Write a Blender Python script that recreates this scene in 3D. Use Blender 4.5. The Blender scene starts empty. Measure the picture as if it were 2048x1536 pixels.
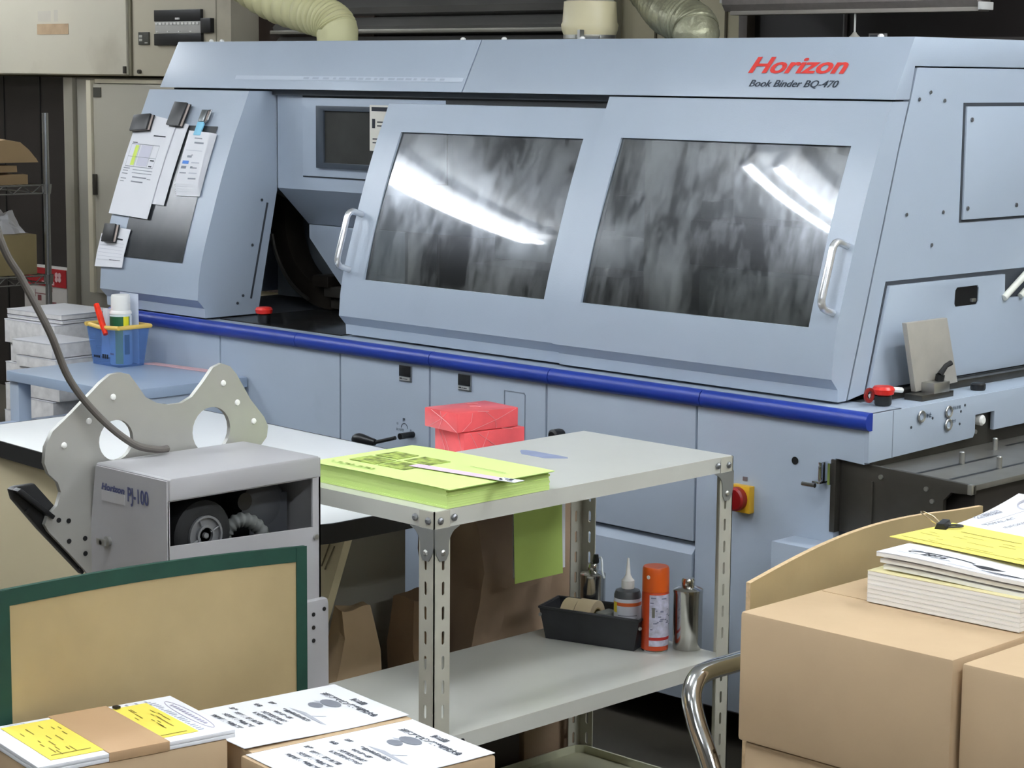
import bpy, bmesh, math, random
from mathutils import Vector, Matrix, noise
random.seed(11)
sc = bpy.context.scene
COL = sc.collection

# ---------------------------------------------------------------- camera
cd = bpy.data.cameras.new('camera')
cam = bpy.data.objects.new('camera', cd)
COL.objects.link(cam)
sc.camera = cam
cd.sensor_width = 36.0
cd.lens = 75.07
cd.clip_start = 0.05
yaw, pitch, roll = math.radians(134.4914), math.radians(-8.24797), math.radians(0.5035)
fw = Vector((math.cos(yaw) * math.cos(pitch), math.sin(yaw) * math.cos(pitch), math.sin(pitch)))
rt = fw.cross(Vector((0, 0, 1))).normalized()
up = rt.cross(fw)
r2 = math.cos(roll) * rt + math.sin(roll) * up
u2 = -math.sin(roll) * rt + math.cos(roll) * up
cam.matrix_world = Matrix(((r2.x, u2.x, -fw.x, 0), (r2.y, u2.y, -fw.y, 0), (r2.z, u2.z, -fw.z, 1.48), (0, 0, 0, 1)))

# ---------------------------------------------------------------- world, exposure
w = bpy.data.worlds.new('world')
sc.world = w
w.use_nodes = True
w.node_tree.nodes['Background'].inputs[0].default_value = (0.9, 0.95, 1, 1)
w.node_tree.nodes['Background'].inputs[1].default_value = 0.1
sc.view_settings.view_transform = 'Standard'
sc.view_settings.look = 'None'
sc.view_settings.gamma = 1.0
sc.view_settings.use_curve_mapping = False
sc.view_settings.exposure = 0.85
TUBE_POWER = 40.0

# ---------------------------------------------------------------- materials
def lin(h):
    h = h.lstrip('#')
    c = [int(h[i:i + 2], 16) / 255 for i in (0, 2, 4)]
    return tuple(x / 12.92 if x < .04045 else ((x + .055) / 1.055) ** 2.4 for x in c)

MATS = {}
def M(name, hexc, rough=.5, metal=0.0, var=.05, scale=6.0, bump=0.0, bscale=60.0, spec=.5, coat=0.0, stain=None):
    if name in MATS:
        return MATS[name]
    m = bpy.data.materials.new(name)
    m.use_nodes = True
    nt = m.node_tree
    b = nt.nodes['Principled BSDF']
    c = lin(hexc)
    tc = nt.nodes.new('ShaderNodeTexCoord')
    nz = nt.nodes.new('ShaderNodeTexNoise')
    nz.inputs['Scale'].default_value = scale
    nz.inputs['Detail'].default_value = 5
    nt.links.new(tc.outputs['Object'], nz.inputs['Vector'])
    rp = nt.nodes.new('ShaderNodeValToRGB')
    rp.color_ramp.elements[0].position = .3
    rp.color_ramp.elements[1].position = .7
    lo = tuple(max(0, x * (1 - var)) for x in c)
    hi = tuple(min(1, x * (1 + var)) for x in c)
    rp.color_ramp.elements[0].color = (*lo, 1)
    rp.color_ramp.elements[1].color = (*hi, 1)
    nt.links.new(nz.outputs['Fac'], rp.inputs['Fac'])
    out = rp.outputs['Color']
    if stain:                                   # dirt patches with a shape of their own: (hex, scale, threshold, strength)
        n2 = nt.nodes.new('ShaderNodeTexNoise')
        n2.inputs['Scale'].default_value = stain[1]
        n2.inputs['Detail'].default_value = 6
        nt.links.new(tc.outputs['Object'], n2.inputs['Vector'])
        r3 = nt.nodes.new('ShaderNodeValToRGB')
        r3.color_ramp.elements[0].position = stain[2]
        r3.color_ramp.elements[1].position = min(1, stain[2] + .18)
        r3.color_ramp.elements[0].color = (0, 0, 0, 1)
        r3.color_ramp.elements[1].color = (stain[3],) * 3 + (1,)
        nt.links.new(n2.outputs['Fac'], r3.inputs['Fac'])
        mx = nt.nodes.new('ShaderNodeMix')
        mx.data_type = 'RGBA'
        nt.links.new(r3.outputs['Color'], mx.inputs['Factor'])
        nt.links.new(out, mx.inputs['A'])
        mx.inputs['B'].default_value = (*lin(stain[0]), 1)
        out = mx.outputs['Result']
    nt.links.new(out, b.inputs['Base Color'])
    b.inputs['Roughness'].default_value = rough
    b.inputs['Metallic'].default_value = metal
    b.inputs['Specular IOR Level'].default_value = spec
    b.inputs['Coat Weight'].default_value = coat
    if bump:
        n4 = nt.nodes.new('ShaderNodeTexNoise')
        n4.inputs['Scale'].default_value = bscale
        n4.inputs['Detail'].default_value = 4
        nt.links.new(tc.outputs['Object'], n4.inputs['Vector'])
        bp = nt.nodes.new('ShaderNodeBump')
        bp.inputs['Strength'].default_value = bump
        bp.inputs['Distance'].default_value = .004
        nt.links.new(n4.outputs['Fac'], bp.inputs['Height'])
        nt.links.new(bp.outputs['Normal'], b.inputs['Normal'])
    MATS[name] = m
    return m

def emit(name, col, strength):
    m = bpy.data.materials.new(name)
    m.use_nodes = True
    nt = m.node_tree
    nt.nodes.remove(nt.nodes['Principled BSDF'])
    e = nt.nodes.new('ShaderNodeEmission')
    e.inputs[0].default_value = (*col, 1)
    e.inputs[1].default_value = strength
    nt.links.new(e.outputs[0], nt.nodes['Material Output'].inputs[0])
    return m

def glass_mat(name, tint, seed, smear=.10):
    """smoky acrylic with wiped grease: clear see-through, sharp Fresnel mirror, soft greasy gloss, a film of dust"""
    m = bpy.data.materials.new(name)
    m.use_nodes = True
    nt = m.node_tree
    N, L = nt.nodes, nt.links
    N.remove(N['Principled BSDF'])
    tc = N.new('ShaderNodeTexCoord')
    mp = N.new('ShaderNodeMapping')
    mp.inputs['Location'].default_value = (seed, seed * 2, 0)
    mp.inputs['Scale'].default_value = (1, 1, .45)
    mp.inputs['Rotation'].default_value = (0, math.radians(12), 0)
    L.new(tc.outputs['Object'], mp.inputs['Vector'])
    n1 = N.new('ShaderNodeTexNoise')
    n1.inputs['Scale'].default_value = 7
    n1.inputs['Detail'].default_value = 8
    n1.inputs['Roughness'].default_value = .62
    n1.inputs['Distortion'].default_value = .6
    L.new(mp.outputs[0], n1.inputs['Vector'])
    mp2 = N.new('ShaderNodeMapping')
    mp2.inputs['Scale'].default_value = (60, 60, 3)
    mp2.inputs['Rotation'].default_value = (0, math.radians(8), 0)
    L.new(tc.outputs['Object'], mp2.inputs['Vector'])
    n2 = N.new('ShaderNodeTexNoise')
    n2.inputs['Scale'].default_value = 1
    n2.inputs['Detail'].default_value = 3
    L.new(mp2.outputs[0], n2.inputs['Vector'])
    mm = N.new('ShaderNodeMath')
    mm.operation = 'MULTIPLY_ADD'
    mm.inputs[1].default_value = .35
    L.new(n2.outputs['Fac'], mm.inputs[0])
    L.new(n1.outputs['Fac'], mm.inputs[2])
    rp = N.new('ShaderNodeMapRange')
    rp.inputs['From Min'].default_value = .58
    rp.inputs['From Max'].default_value = .88
    L.new(mm.outputs[0], rp.inputs['Value'])
    tr = N.new('ShaderNodeBsdfTransparent')
    tr.inputs[0].default_value = (*tint, 1)
    g1 = N.new('ShaderNodeBsdfGlossy')
    g1.inputs['Roughness'].default_value = .035
    g2 = N.new('ShaderNodeBsdfGlossy')
    g2.inputs['Roughness'].default_value = .27
    g2.inputs['Color'].default_value = (.85, .9, 1, 1)
    df = N.new('ShaderNodeBsdfDiffuse')
    df.inputs[0].default_value = (.42, .45, .43, 1)
    lw = N.new('ShaderNodeFresnel')
    lw.inputs['IOR'].default_value = 1.65
    m1 = N.new('ShaderNodeMixShader')
    L.new(lw.outputs[0], m1.inputs[0])
    L.new(tr.outputs[0], m1.inputs[1])
    L.new(g1.outputs[0], m1.inputs[2])
    def scaled(k, base):
        q = N.new('ShaderNodeMath')
        q.operation = 'MULTIPLY_ADD'
        q.inputs[1].default_value = k
        q.inputs[2].default_value = base
        L.new(rp.outputs[0], q.inputs[0])
        return q.outputs[0]
    m2 = N.new('ShaderNodeMixShader')
    L.new(scaled(smear, .03), m2.inputs[0])
    L.new(m1.outputs[0], m2.inputs[1])
    L.new(g2.outputs[0], m2.inputs[2])
    m3 = N.new('ShaderNodeMixShader')
    L.new(scaled(.20, .015), m3.inputs[0])
    L.new(m2.outputs[0], m3.inputs[1])
    L.new(df.outputs[0], m3.inputs[2])
    L.new(m3.outputs[0], N['Material Output'].inputs[0])
    return m

def clear_mat(name):
    m = bpy.data.materials.new(name)
    m.use_nodes = True
    nt = m.node_tree
    nt.nodes.remove(nt.nodes['Principled BSDF'])
    t = nt.nodes.new('ShaderNodeBsdfTransparent')
    t.inputs[0].default_value = (.95, .95, .95, 1)
    nt.links.new(t.outputs[0], nt.nodes['Material Output'].inputs[0])
    return m

def plastic_clear(name, hexc, fac):
    m = bpy.data.materials.new(name)
    m.use_nodes = True
    nt = m.node_tree
    b = nt.nodes['Principled BSDF']
    b.inputs['Base Color'].default_value = (*lin(hexc), 1)
    b.inputs['Roughness'].default_value = .18
    t = nt.nodes.new('ShaderNodeBsdfTransparent')
    t.inputs[0].default_value = (*[.5 + .5 * c for c in lin(hexc)], 1)
    mx = nt.nodes.new('ShaderNodeMixShader')
    mx.inputs[0].default_value = fac
    nt.links.new(b.outputs[0], mx.inputs[1])
    nt.links.new(t.outputs[0], mx.inputs[2])
    nt.links.new(mx.outputs[0], nt.nodes['Material Output'].inputs[0])
    return m

# ---------------------------------------------------------------- mesh builder
class G:
    def __init__(s):
        s.v, s.f, s.mi = [], [], []
    def add(s, vs, fs, mi=0):
        n = len(s.v)
        s.v += [Vector(p) for p in vs]
        for f in fs:
            s.f.append([n + i for i in f])
            s.mi.append(mi)
        return s
    def quad(s, a, b, c, d, mi=0):
        return s.add([a, b, c, d], [(0, 1, 2, 3)], mi)
    def box(s, x0, x1, y0, y1, z0, z1, mi=0, T=None):
        vs = [Vector((x, y, z)) for z in (z0, z1) for y in (y0, y1) for x in (x0, x1)]
        if T:
            vs = [T @ p for p in vs]
        return s.add(vs, [(0, 2, 3, 1), (4, 5, 7, 6), (0, 1, 5, 4), (2, 6, 7, 3), (0, 4, 6, 2), (1, 3, 7, 5)], mi)
    def prism(s, poly, axis, a0, a1, mi=0, T=None):
        """poly of 2-D points; axis 0: (y,z) along x; 1: (x,z) along y; 2: (x,y) along z"""
        def p3(p, a):
            q = [p[0], p[1]]
            q.insert(axis, a)
            q = Vector(q)
            return T @ q if T else q
        n = len(poly)
        vs = [p3(p, a0) for p in poly] + [p3(p, a1) for p in poly]
        fs = [tuple(range(n)), tuple(range(2 * n - 1, n - 1, -1))]
        fs += [(i, (i + 1) % n, n + (i + 1) % n, n + i) for i in range(n)]
        return s.add(vs, fs, mi)
    def plate(s, outline, holes, axis, a0, a1, mi=0, T=None):
        """flat plate with through holes"""
        bm = bmesh.new()
        loops = []
        es = []
        for lp in [outline] + holes:
            vv = [bm.verts.new((p[0], p[1], 0)) for p in lp]
            loops.append(vv)
            es += [bm.edges.new((vv[i], vv[(i + 1) % len(vv)])) for i in range(len(vv))]
        bmesh.ops.triangle_fill(bm, use_beauty=True, edges=es)
        bm.verts.index_update()
        pts = [(v.co.x, v.co.y) for v in bm.verts]
        tris = [[v.index for v in f.verts] for f in bm.faces]
        lid = [[v.index for v in lp] for lp in loops]
        bm.free()
        def p3(p, a):
            q = [p[0], p[1]]
            q.insert(axis, a)
            q = Vector(q)
            return T @ q if T else q
        n = len(pts)
        vs = [p3(p, a0) for p in pts] + [p3(p, a1) for p in pts]
        fs = [tuple(t) for t in tris] + [tuple(n + i for i in reversed(t)) for t in tris]
        for lp in lid:
            k = len(lp)
            fs += [(lp[i], lp[(i + 1) % k], n + lp[(i + 1) % k], n + lp[i]) for i in range(k)]
        return s.add(vs, fs, mi)
    def tube(s, path, r, n=12, mi=0, caps=True):
        path = [Vector(p) for p in path]
        rs = r if isinstance(r, (list, tuple)) else [r] * len(path)
        prev = None
        rings = []
        base = len(s.v)
        for i, p in enumerate(path):
            t = (path[min(i + 1, len(path) - 1)] - path[max(i - 1, 0)]).normalized()
            if prev is None:
                a = Vector((0, 0, 1)) if abs(t.z) < .9 else Vector((1, 0, 0))
                nx = t.cross(a).normalized()
            else:
                nx = (prev - t * prev.dot(t)).normalized()
            prev = nx
            ny = t.cross(nx)
            rings.append([p + rs[i] * (math.cos(2 * math.pi * k / n) * nx + math.sin(2 * math.pi * k / n) * ny) for k in range(n)])
        vs = [q for rg in rings for q in rg]
        fs = []
        for i in range(len(path) - 1):
            for k in range(n):
                fs.append((i * n + k, i * n + (k + 1) % n, (i + 1) * n + (k + 1) % n, (i + 1) * n + k))
        if caps:
            fs.append(tuple(reversed(range(n))))
            fs.append(tuple((len(path) - 1) * n + k for k in range(n)))
        return s.add(vs, fs, mi)
    def lathe(s, prof, c, n=24, mi=0, axis='z', T=None):
        """prof: list of (radius, height); mi may be a list, one per band"""
        c = Vector(c)
        vs = []
        for (r, h) in prof:
            for k in range(n):
                a = 2 * math.pi * k / n
                q = Vector((r * math.cos(a), r * math.sin(a), h))
                if axis == 'y':
                    q = Vector((q.x, -q.z, q.y))
                elif axis == 'x':
                    q = Vector((q.z, q.x, q.y))
                if T:
                    q = T @ q
                vs.append(c + q)
        b0 = len(s.v)
        s.v += vs
        for i in range(len(prof) - 1):
            for k in range(n):
                s.f.append([b0 + i * n + k, b0 + i * n + (k + 1) % n, b0 + (i + 1) * n + (k + 1) % n, b0 + (i + 1) * n + k])
                s.mi.append(mi[i] if isinstance(mi, list) else mi)
        m0 = mi[0] if isinstance(mi, list) else mi
        m1 = mi[-1] if isinstance(mi, list) else mi
        if prof[0][0] > 1e-5:
            s.f.append([b0 + k for k in reversed(range(n))]); s.mi.append(m0)
        if prof[-1][0] > 1e-5:
            s.f.append([b0 + (len(prof) - 1) * n + k for k in range(n)]); s.mi.append(m1)
        return s
    def text(s, body, size, o, xd, yd, mi=0, sx=1.0, shear=0.0, bold=0.0, align='LEFT', lift=.0006):
        cu = bpy.data.curves.new('t', 'FONT')
        cu.body = body
        cu.size = size
        cu.shear = shear
        cu.offset = bold
        cu.align_x = align
        cu.resolution_u = 3
        ob = bpy.data.objects.new('t', cu)
        COL.objects.link(ob)
        dg = bpy.context.evaluated_depsgraph_get()
        me = bpy.data.meshes.new_from_object(ob.evaluated_get(dg))
        xd, yd, o = Vector(xd).normalized(), Vector(yd).normalized(), Vector(o)
        nd = xd.cross(yd)
        vs = [o + xd * v.co.x * sx + yd * v.co.y + nd * lift for v in me.vertices]
        s.add(vs, [tuple(p.vertices) for p in me.polygons], mi)
        COL.objects.unlink(ob)
        bpy.data.objects.remove(ob)
        bpy.data.curves.remove(cu)
        bpy.data.meshes.remove(me)
        return s
    def bars(s, rects, o, xd, yd, mi=0, lift=.0006):
        """thin printed strips: (x, y, w, h) on the plane o + x*xd + y*yd"""
        xd, yd, o = Vector(xd), Vector(yd), Vector(o)
        nd = xd.cross(yd).normalized() * lift
        for (x, y, ww, h) in rects:
            s.quad(o + xd * x + yd * y + nd, o + xd * (x + ww) + yd * y + nd, o + xd * (x + ww) + yd * (y + h) + nd, o + xd * x + yd * (y + h) + nd, mi)
        return s
    def crumple(s, x0, x1, y0, y1, z0, z1, amp, cuts=9, sc_=9.0, seed=0.0, mi=0, taper=0.0, tapery=0.0):
        bm = bmesh.new()
        bmesh.ops.create_cube(bm, size=1)
        bmesh.ops.subdivide_edges(bm, edges=bm.edges[:], cuts=cuts, use_grid_fill=True)
        vs = []
        bm.verts.index_update()
        for v in bm.verts:
            q = v.co
            k = 1 - taper * (q.z + .5)
            p = Vector((x0 + (q.x * k + .5) * (x1 - x0), y0 + (q.y * (1 - tapery * (q.z + .5)) + .5) * (y1 - y0), z0 + (q.z + .5) * (z1 - z0)))
            d = noise.noise_vector(p * sc_ + Vector((seed, seed, seed))) * amp + noise.noise_vector(p * sc_ * 2.7 + Vector((seed, 0, 0))) * amp * .5
            if q.z < -.49:
                d.z = 0
            p = p + d
            p.z = max(p.z, z0)
            vs.append(p)
        fs = [tuple(v.index for v in f.verts) for f in bm.faces]
        bm.free()
        return s.add(vs, fs, mi)

ORG = {}
def _mesh(name, g, mats, org, bevel, ang, smooth):
    bm = bmesh.new()
    vv = [bm.verts.new(p - org) for p in g.v]
    for f, mi in zip(g.f, g.mi):
        try:
            fc = bm.faces.new([vv[i] for i in f])
            fc.material_index = mi
        except ValueError:
            pass
    bmesh.ops.remove_doubles(bm, verts=bm.verts[:], dist=1e-6)
    bmesh.ops.recalc_face_normals(bm, faces=bm.faces[:])
    if bevel:
        es = [e for e in bm.edges if e.is_manifold and e.calc_face_angle(0) > math.radians(50)]
        bmesh.ops.bevel(bm, geom=es, offset=bevel, segments=2, profile=.6, affect='EDGES', clamp_overlap=True)
    if smooth:
        for f in bm.faces:
            f.smooth = True
        for e in bm.edges:
            if not e.is_manifold or e.calc_face_angle(0) > math.radians(ang):
                e.smooth = False
    me = bpy.data.meshes.new(name)
    bm.to_mesh(me)
    bm.free()
    for m in (mats if isinstance(mats, (list, tuple)) else [mats]):
        me.materials.append(m)
    return me

def thing(name, label, cat, loc, rotz=0.0, group=None):
    o = bpy.data.objects.new(name, None)
    COL.objects.link(o)
    o.empty_display_size = .05
    o.location = loc
    o.rotation_euler = (0, 0, rotz)
    o['label'] = label
    o['category'] = cat
    if group:
        o['group'] = group
    ORG[o.name] = Vector(loc)
    return o

def part(parent, name, g, mats, bevel=0.0, label=None, local=False, ang=35, smooth=True):
    org = Vector((0, 0, 0)) if local else ORG[parent.name]
    o = bpy.data.objects.new(name, _mesh(name, g, mats, org, bevel, ang, smooth))
    COL.objects.link(o)
    o.parent = parent
    ORG[o.name] = ORG[parent.name]
    if label:
        o['label'] = label
    return o

def solid(name, label, cat, g, mats, bevel=0.0, group=None, kind=None, ang=35, smooth=True):
    xs = [p.x for p in g.v]; ys = [p.y for p in g.v]; zs = [p.z for p in g.v]
    org = Vector(((min(xs) + max(xs)) / 2, (min(ys) + max(ys)) / 2, min(zs)))
    o = bpy.data.objects.new(name, _mesh(name, g, mats, org, bevel, ang, smooth))
    COL.objects.link(o)
    o.location = org
    ORG[o.name] = org
    if label:
        o['label'] = label
        o['category'] = cat
    if group:
        o['group'] = group
    if kind:
        o['kind'] = kind
    return o

def struct(name, g, mats, bevel=0.0, smooth=True):
    return solid(name, None, None, g, mats, bevel, kind='structure', smooth=smooth)

def copy_tree(o, parent=None):
    c = o.copy()
    COL.objects.link(c)
    if parent:
        c.parent = parent
    for ch in list(o.children):
        copy_tree(ch, c)
    return c

def circ(cx, cy, r, n=16, rx=None):
    return [(cx + (rx or r) * math.cos(2 * math.pi * k / n), cy + r * math.sin(2 * math.pi * k / n)) for k in range(n)]

def slot2(cx, cy, w_, h, n=5):
    r = w_ / 2
    a = [(cx + r * math.cos(math.pi * k / n), cy + h / 2 - r + r * math.sin(math.pi * k / n)) for k in range(n + 1)]
    b = [(cx - r * math.cos(math.pi * k / n), cy - h / 2 + r - r * math.sin(math.pi * k / n)) for k in range(n + 1)]
    return a + b

def spline(pts, n=8):
    pts = [Vector(p) for p in pts]
    out = []
    for i in range(len(pts) - 1):
        p0, p1, p2, p3 = pts[max(i - 1, 0)], pts[i], pts[i + 1], pts[min(i + 2, len(pts) - 1)]
        for k in range(n):
            t = k / n
            out.append(.5 * ((2 * p1) + (p2 - p0) * t + (2 * p0 - 5 * p1 + 4 * p2 - p3) * t * t + (3 * p1 - p0 - 3 * p2 + p3) * t ** 3))
    out.append(pts[-1])
    return out

# palette
blue_grey = M('machine_paint', '#a8b4c3', .3, var=.025, scale=3, bump=.06, bscale=300, stain=('#7d8692', 2.2, .68, .15))
blue_grey2 = M('machine_paint_plain', '#a8b4c3', .36, var=.02, scale=3)
front_blue = M('front_panel_paint', '#a8b4c3', .34, var=.03, scale=3, bump=.06, bscale=300, stain=('#737c87', 3.2, .60, .4))
rail_blue = M('rail_blue', '#1b3796', .38, var=.08)
black = M('black_plastic', '#141517', .4)
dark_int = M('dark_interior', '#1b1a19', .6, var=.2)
dark_steel = M('dark_steel', '#55534e', .32, .75, var=.15, scale=12)
burnt = M('burnished_steel', '#4d4a44', .42, .6, var=.2, scale=9)
chrome = M('chrome', '#e4e6ea', .1, 1.0, var=.01)
alu = M('brushed_aluminium', '#b8b8b4', .34, .9, var=.06)
cast_alu = M('cast_plate', '#a9a8a2', .4, .35, var=.08, scale=5)
white_pl = M('white_plastic', '#ecebe6', .4)
paper = M('white_paper', '#eeeff4', .7, var=.015, spec=.2)
ink = M('ink', '#33363d', .7, spec=.2)
ink_grey = M('grey_ink', '#8f939c', .7, spec=.2)
ink_light = M('pale_ink', '#c4c7d2', .7, spec=.2)
yellow_p = M('yellow_paper', '#f0dc62', .7, var=.02, spec=.2)
kraft = M('kraft_paper', '#bea585', .68, var=.04, scale=7, bump=.22, bscale=22, spec=.25)
kraft_dark = M('kraft_paper_brown', '#978069', .7, var=.08, scale=8, bump=.3, bscale=26, spec=.2)
card = M('cardboard', '#a8956f', .8, var=.05, scale=10, bump=.05, bscale=90, spec=.15)
card_edge = M('cardboard_edge', '#cbb08a', .85, var=.15, scale=120)
green_tape = M('green_tape', '#0b3b2d', .75, var=.1, scale=30)
lime = M('lime_paper', '#d2ea92', .7, var=.02, spec=.2)
putty = M('putty_paint', '#b3b1a4', .4, var=.05, scale=5, stain=('#8d8a80', 5, .62, .3))
red_p = M('red_wrap', '#d8474a', .35, var=.1, scale=14)
red_pl = M('red_plastic', '#d8291f', .35)
orange = M('orange_plastic', '#e2601c', .38)
tin = M('tinplate', '#c6c5c0', .18, 1.0, var=.08, scale=4)
pj_grey = M('jogger_paint', '#a5a4a6', .45, var=.03, scale=6)
cream = M('cream_paint', '#d3cdbb', .5, var=.03, scale=3, stain=('#a8a294', 3, .62, .3))
screw_m = M('screw_steel', '#8b8d90', .35, .8)
hole_m = M('screw_dark', '#3a3f46', .5)
# ================================================================= ROOM
floor_m = M('floor_paint', '#5f5a50', .5, var=.12, scale=2.5, stain=('#4a443a', 3, .55, .5))
wall_m = M('wall_beige', '#cdc5a8', .75, var=.02, scale=2, spec=.2)
wall_w = M('wall_white', '#918c80', .8, var=.02, scale=2, spec=.2)
ceil_m = M('ceiling_white', '#d6d6d0', .85, var=.02, scale=3, spec=.1)
dark_wood = M('dark_wood', '#33261f', .55, var=.25, scale=4)
dark_wood2 = M('dark_panel', '#26211f', .5, var=.2, scale=3)
XL, XR, YF, YB, ZC = -10.5, 3.6, -4.6, 5.5, 2.75
struct('floor', G().box(XL, XR, YF, YB, -.1, 0), floor_m)
struct('ceiling', G().box(XL, XR, YF, YB, ZC, ZC + .1), ceil_m)
struct('wall_left', G().box(XL - .1, XL, YF, YB, 0, ZC), wall_w)
struct('wall_right', G().box(XR, XR + .1, YF, YB, 0, ZC), wall_w)
struct('wall_front', G().box(XL, XR, YF - .1, YF, 0, ZC), wall_w)
g = G().box(XL, XR, YB, YB + .1, 0, ZC)
for x in (-4.74, -4.56, -4.44):
    g.box(x - .004, x + .004, YB - .006, YB + .01, 0, ZC, 1)
struct('wall_back', g, [wall_m, M('groove', '#5d5645', .8)])
g = G().box(XL, -8.03, YB - .03, YB, 0, 1.452)
for i in range(8):
    g.box(XL + .3 * i, XL + .3 * i + .008, YB - .034, YB - .03, 0, 1.452, 1)
struct('trim_1', g, [dark_wood2, black])                     # dark cladding of the alcove
struct('trim_2', G().box(-8.03, -7.96, YB - .15, YB, 0, 1.452), M('post_paint', '#8c877a', .6), .004)
struct('trim_3', G().box(-6.957, -6.915, YB - .05, YB, 1.2, ZC), M('brown_trim', '#8f7350', .55), .003)
struct('trim_4', G().box(-6.86, -6.10, YB - .05, YB, .6, ZC), dark_wood)
# rolling shutter on the back wall
g = G()
z = 1.20
while z < 2.6:
    g.prism([(YB - .03, z), (YB - .075, z + .012), (YB - .085, z + .035), (YB - .05, z + .068), (YB - .03, z + .07)], 0, -6.66, -4.93)
    z += .07
sh = thing('rolling_shutter', 'dark grey ribbed rolling shutter on the back wall above the binding machine', 'shutter', (-5.8, YB - .05, 1.2))
part(sh, 'slat_curtain', g, M('shutter_steel', '#6d6c69', .45, .3, var=.15, scale=2), ang=20)
part(sh, 'guide_rail', G().box(-4.93, -4.88, YB - .09, YB - .02, 1.2, 2.6), M('shutter_rail', '#8b8778', .5, .3), .003)
part(sh, 'bottom_bar', G().box(-6.66, -4.93, YB - .10, YB - .03, 1.628, 1.643), M('shutter_bar', '#8a887f', .4, .5), .003)
# dark doorway on the right of the back wall
g = G().box(-4.30, -1.2, YB - .03, YB, 0, 2.1)
struct('door_1', g, dark_wood2)
struct('trim_5', G().box(-4.335, -4.30, YB - .07, YB, 0, 2.1), M('door_frame', '#5a5048', .5), .003)
struct('trim_6', G().box(-4.30, -1.2, YB - .06, YB - .03, 1.585, 1.60).box(-4.30, -4.29, YB - .06, YB - .03, .2, 1.6).box(-3.95, -3.94, YB - .04, YB - .03, .2, 1.75), M('door_rail', '#4b4644', .45), .002)

# fluorescent ceiling fixtures (first two seen mirrored in the machine's windows, others unseen)
tube_m = emit('tube_glow', (.93, .985, 1.06), TUBE_POWER)
fix_m = M('fixture_white', '#e6e6e2', .45)
def fixture(x, y, label, sp=.065, tr=.016):
    t = thing('ceiling_light', label, 'lamp', (x, y, ZC), group='fluorescent ceiling fixtures')
    part(t, 'housing', G().prism([(x - .13, ZC), (x - .11, ZC - .05), (x - .03, ZC - .085), (x + .03, ZC - .085), (x + .11, ZC - .05), (x + .13, ZC)], 1, y - .62, y + .62), fix_m)
    for dx in (-sp, sp):
        part(t, 'tube', G().tube([(x + dx, y - .59, 2.6), (x + dx, y + .59, 2.6)], tr, 12), tube_m)
        part(t, 'lamp_holder', G().box(x + dx - .014, x + dx + .014, y - .615, y - .59, 2.585, 2.68).box(x + dx - .014, x + dx + .014, y + .59, y + .615, 2.585, 2.68), fix_m)
fixture(-6.53, 1.55, 'twin-tube ceiling light mirrored as a broad streak in the left window of the binder', .045, .02)
fixture(-4.43, 1.70, 'twin-tube ceiling light mirrored as two streaks in the right window of the binder')
LBL = 'twin-tube fluorescent ceiling light outside the picture, among unseen rows and added fill lights'
for x, y in ((-2.33, 1.7), (-.23, 1.7), (1.87, 1.7), (-8.63, 1.55), (-.23, -1.0), (-2.33, -1.0), (-8.63, 4.2), (-1.3, 4.1), (-.2, 4.1)):  # front-wall pair and last pair added to brighten near faces and machine end
    fixture(x, y, LBL)

# ================================================================= BOOK BINDING MACHINE
PZ = [.806, .832, .856, .91, .959, 1.009, 1.068, 1.126, 1.185, 1.244, 1.312, 1.368, 1.43]
PY = [3.633, 3.631, 3.608, 3.612, 3.621, 3.635, 3.654, 3.673, 3.693, 3.715, 3.742, 3.768, 3.795]
BZ = [.806, .914, .989, 1.143, 1.335, 1.431]
BY = [3.662, 3.695, 3.718, 3.765, 3.823, 3.855]
def interp(z, zs, ys):
    if z <= zs[0]:
        return ys[0]
    for i in range(len(zs) - 1):
        if z <= zs[i + 1]:
            return ys[i] + (ys[i + 1] - ys[i]) * (z - zs[i]) / (zs[i + 1] - zs[i])
    return ys[-1]
F = lambda z: interp(z, PZ, PY)
B = lambda z: interp(z, BZ, BY)

mc = thing('book_binding_machine', 'long pale blue-grey book binding machine with two windowed sliding doors and a blue rail', 'machine', (-3.8, 4.2, 0))
def mp(name, g, mats, bevel=0.0, label=None, ang=35, parent=None):
    return part(parent or mc, name, g, mats, bevel, label, ang=ang)

# lower body
mp('base_frame', G().box(-5.17, -2.575, 3.60, 4.93, .09, .775), M('base_inside', '#6b7380', .5))
for (x, y) in ((-5.0, 3.8), (-3.9, 3.8), (-2.9, 3.8), (-5.0, 4.7), (-2.9, 4.7)):
    mp('levelling_foot', G().lathe([(.045, 0), (.045, .02), (.015, .03), (.015, .09)], (x, y, 0), 14), dark_steel)
seams = [-5.19, -4.640, -4.139, -3.802, -3.404, -2.949]
for a, b in zip(seams[:-2], seams[1:-1]):
    mp('front_panel', G().box(a + .003, b - .003, 3.58, 3.60, .10, .770), front_blue, .0015)
a, b = -3.404 + .003, -2.949 - .003
mp('front_panel', G().box(a, b, 3.58, 3.60, .462, .770), blue_grey, .0015)
mp('front_panel', G().prism([(3.598, .455), (3.577, .432), (3.577, .10), (3.598, .10)], 0, a, b), blue_grey)
mp('front_panel', G().prism([(-2.946, .10), (-2.575, .10), (-2.575, .698), (-2.503, .694), (-2.503, .770), (-2.946, .770)], 1, 3.58, 3.60), blue_grey, .0015)
# blue bumper rail in lengths
rp = [(3.585, .766), (3.574, .766), (3.564, .772), (3.560, .784), (3.564, .797), (3.572, .803), (3.585, .803)]
rs = [-5.15, -4.3, -3.787, -3.384, -2.928, -2.488]
for a, b in zip(rs[:-1], rs[1:]):
    mp('bumper_rail', G().prism(rp, 0, a + .0012, b - .0012), rail_blue, ang=60)
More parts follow.
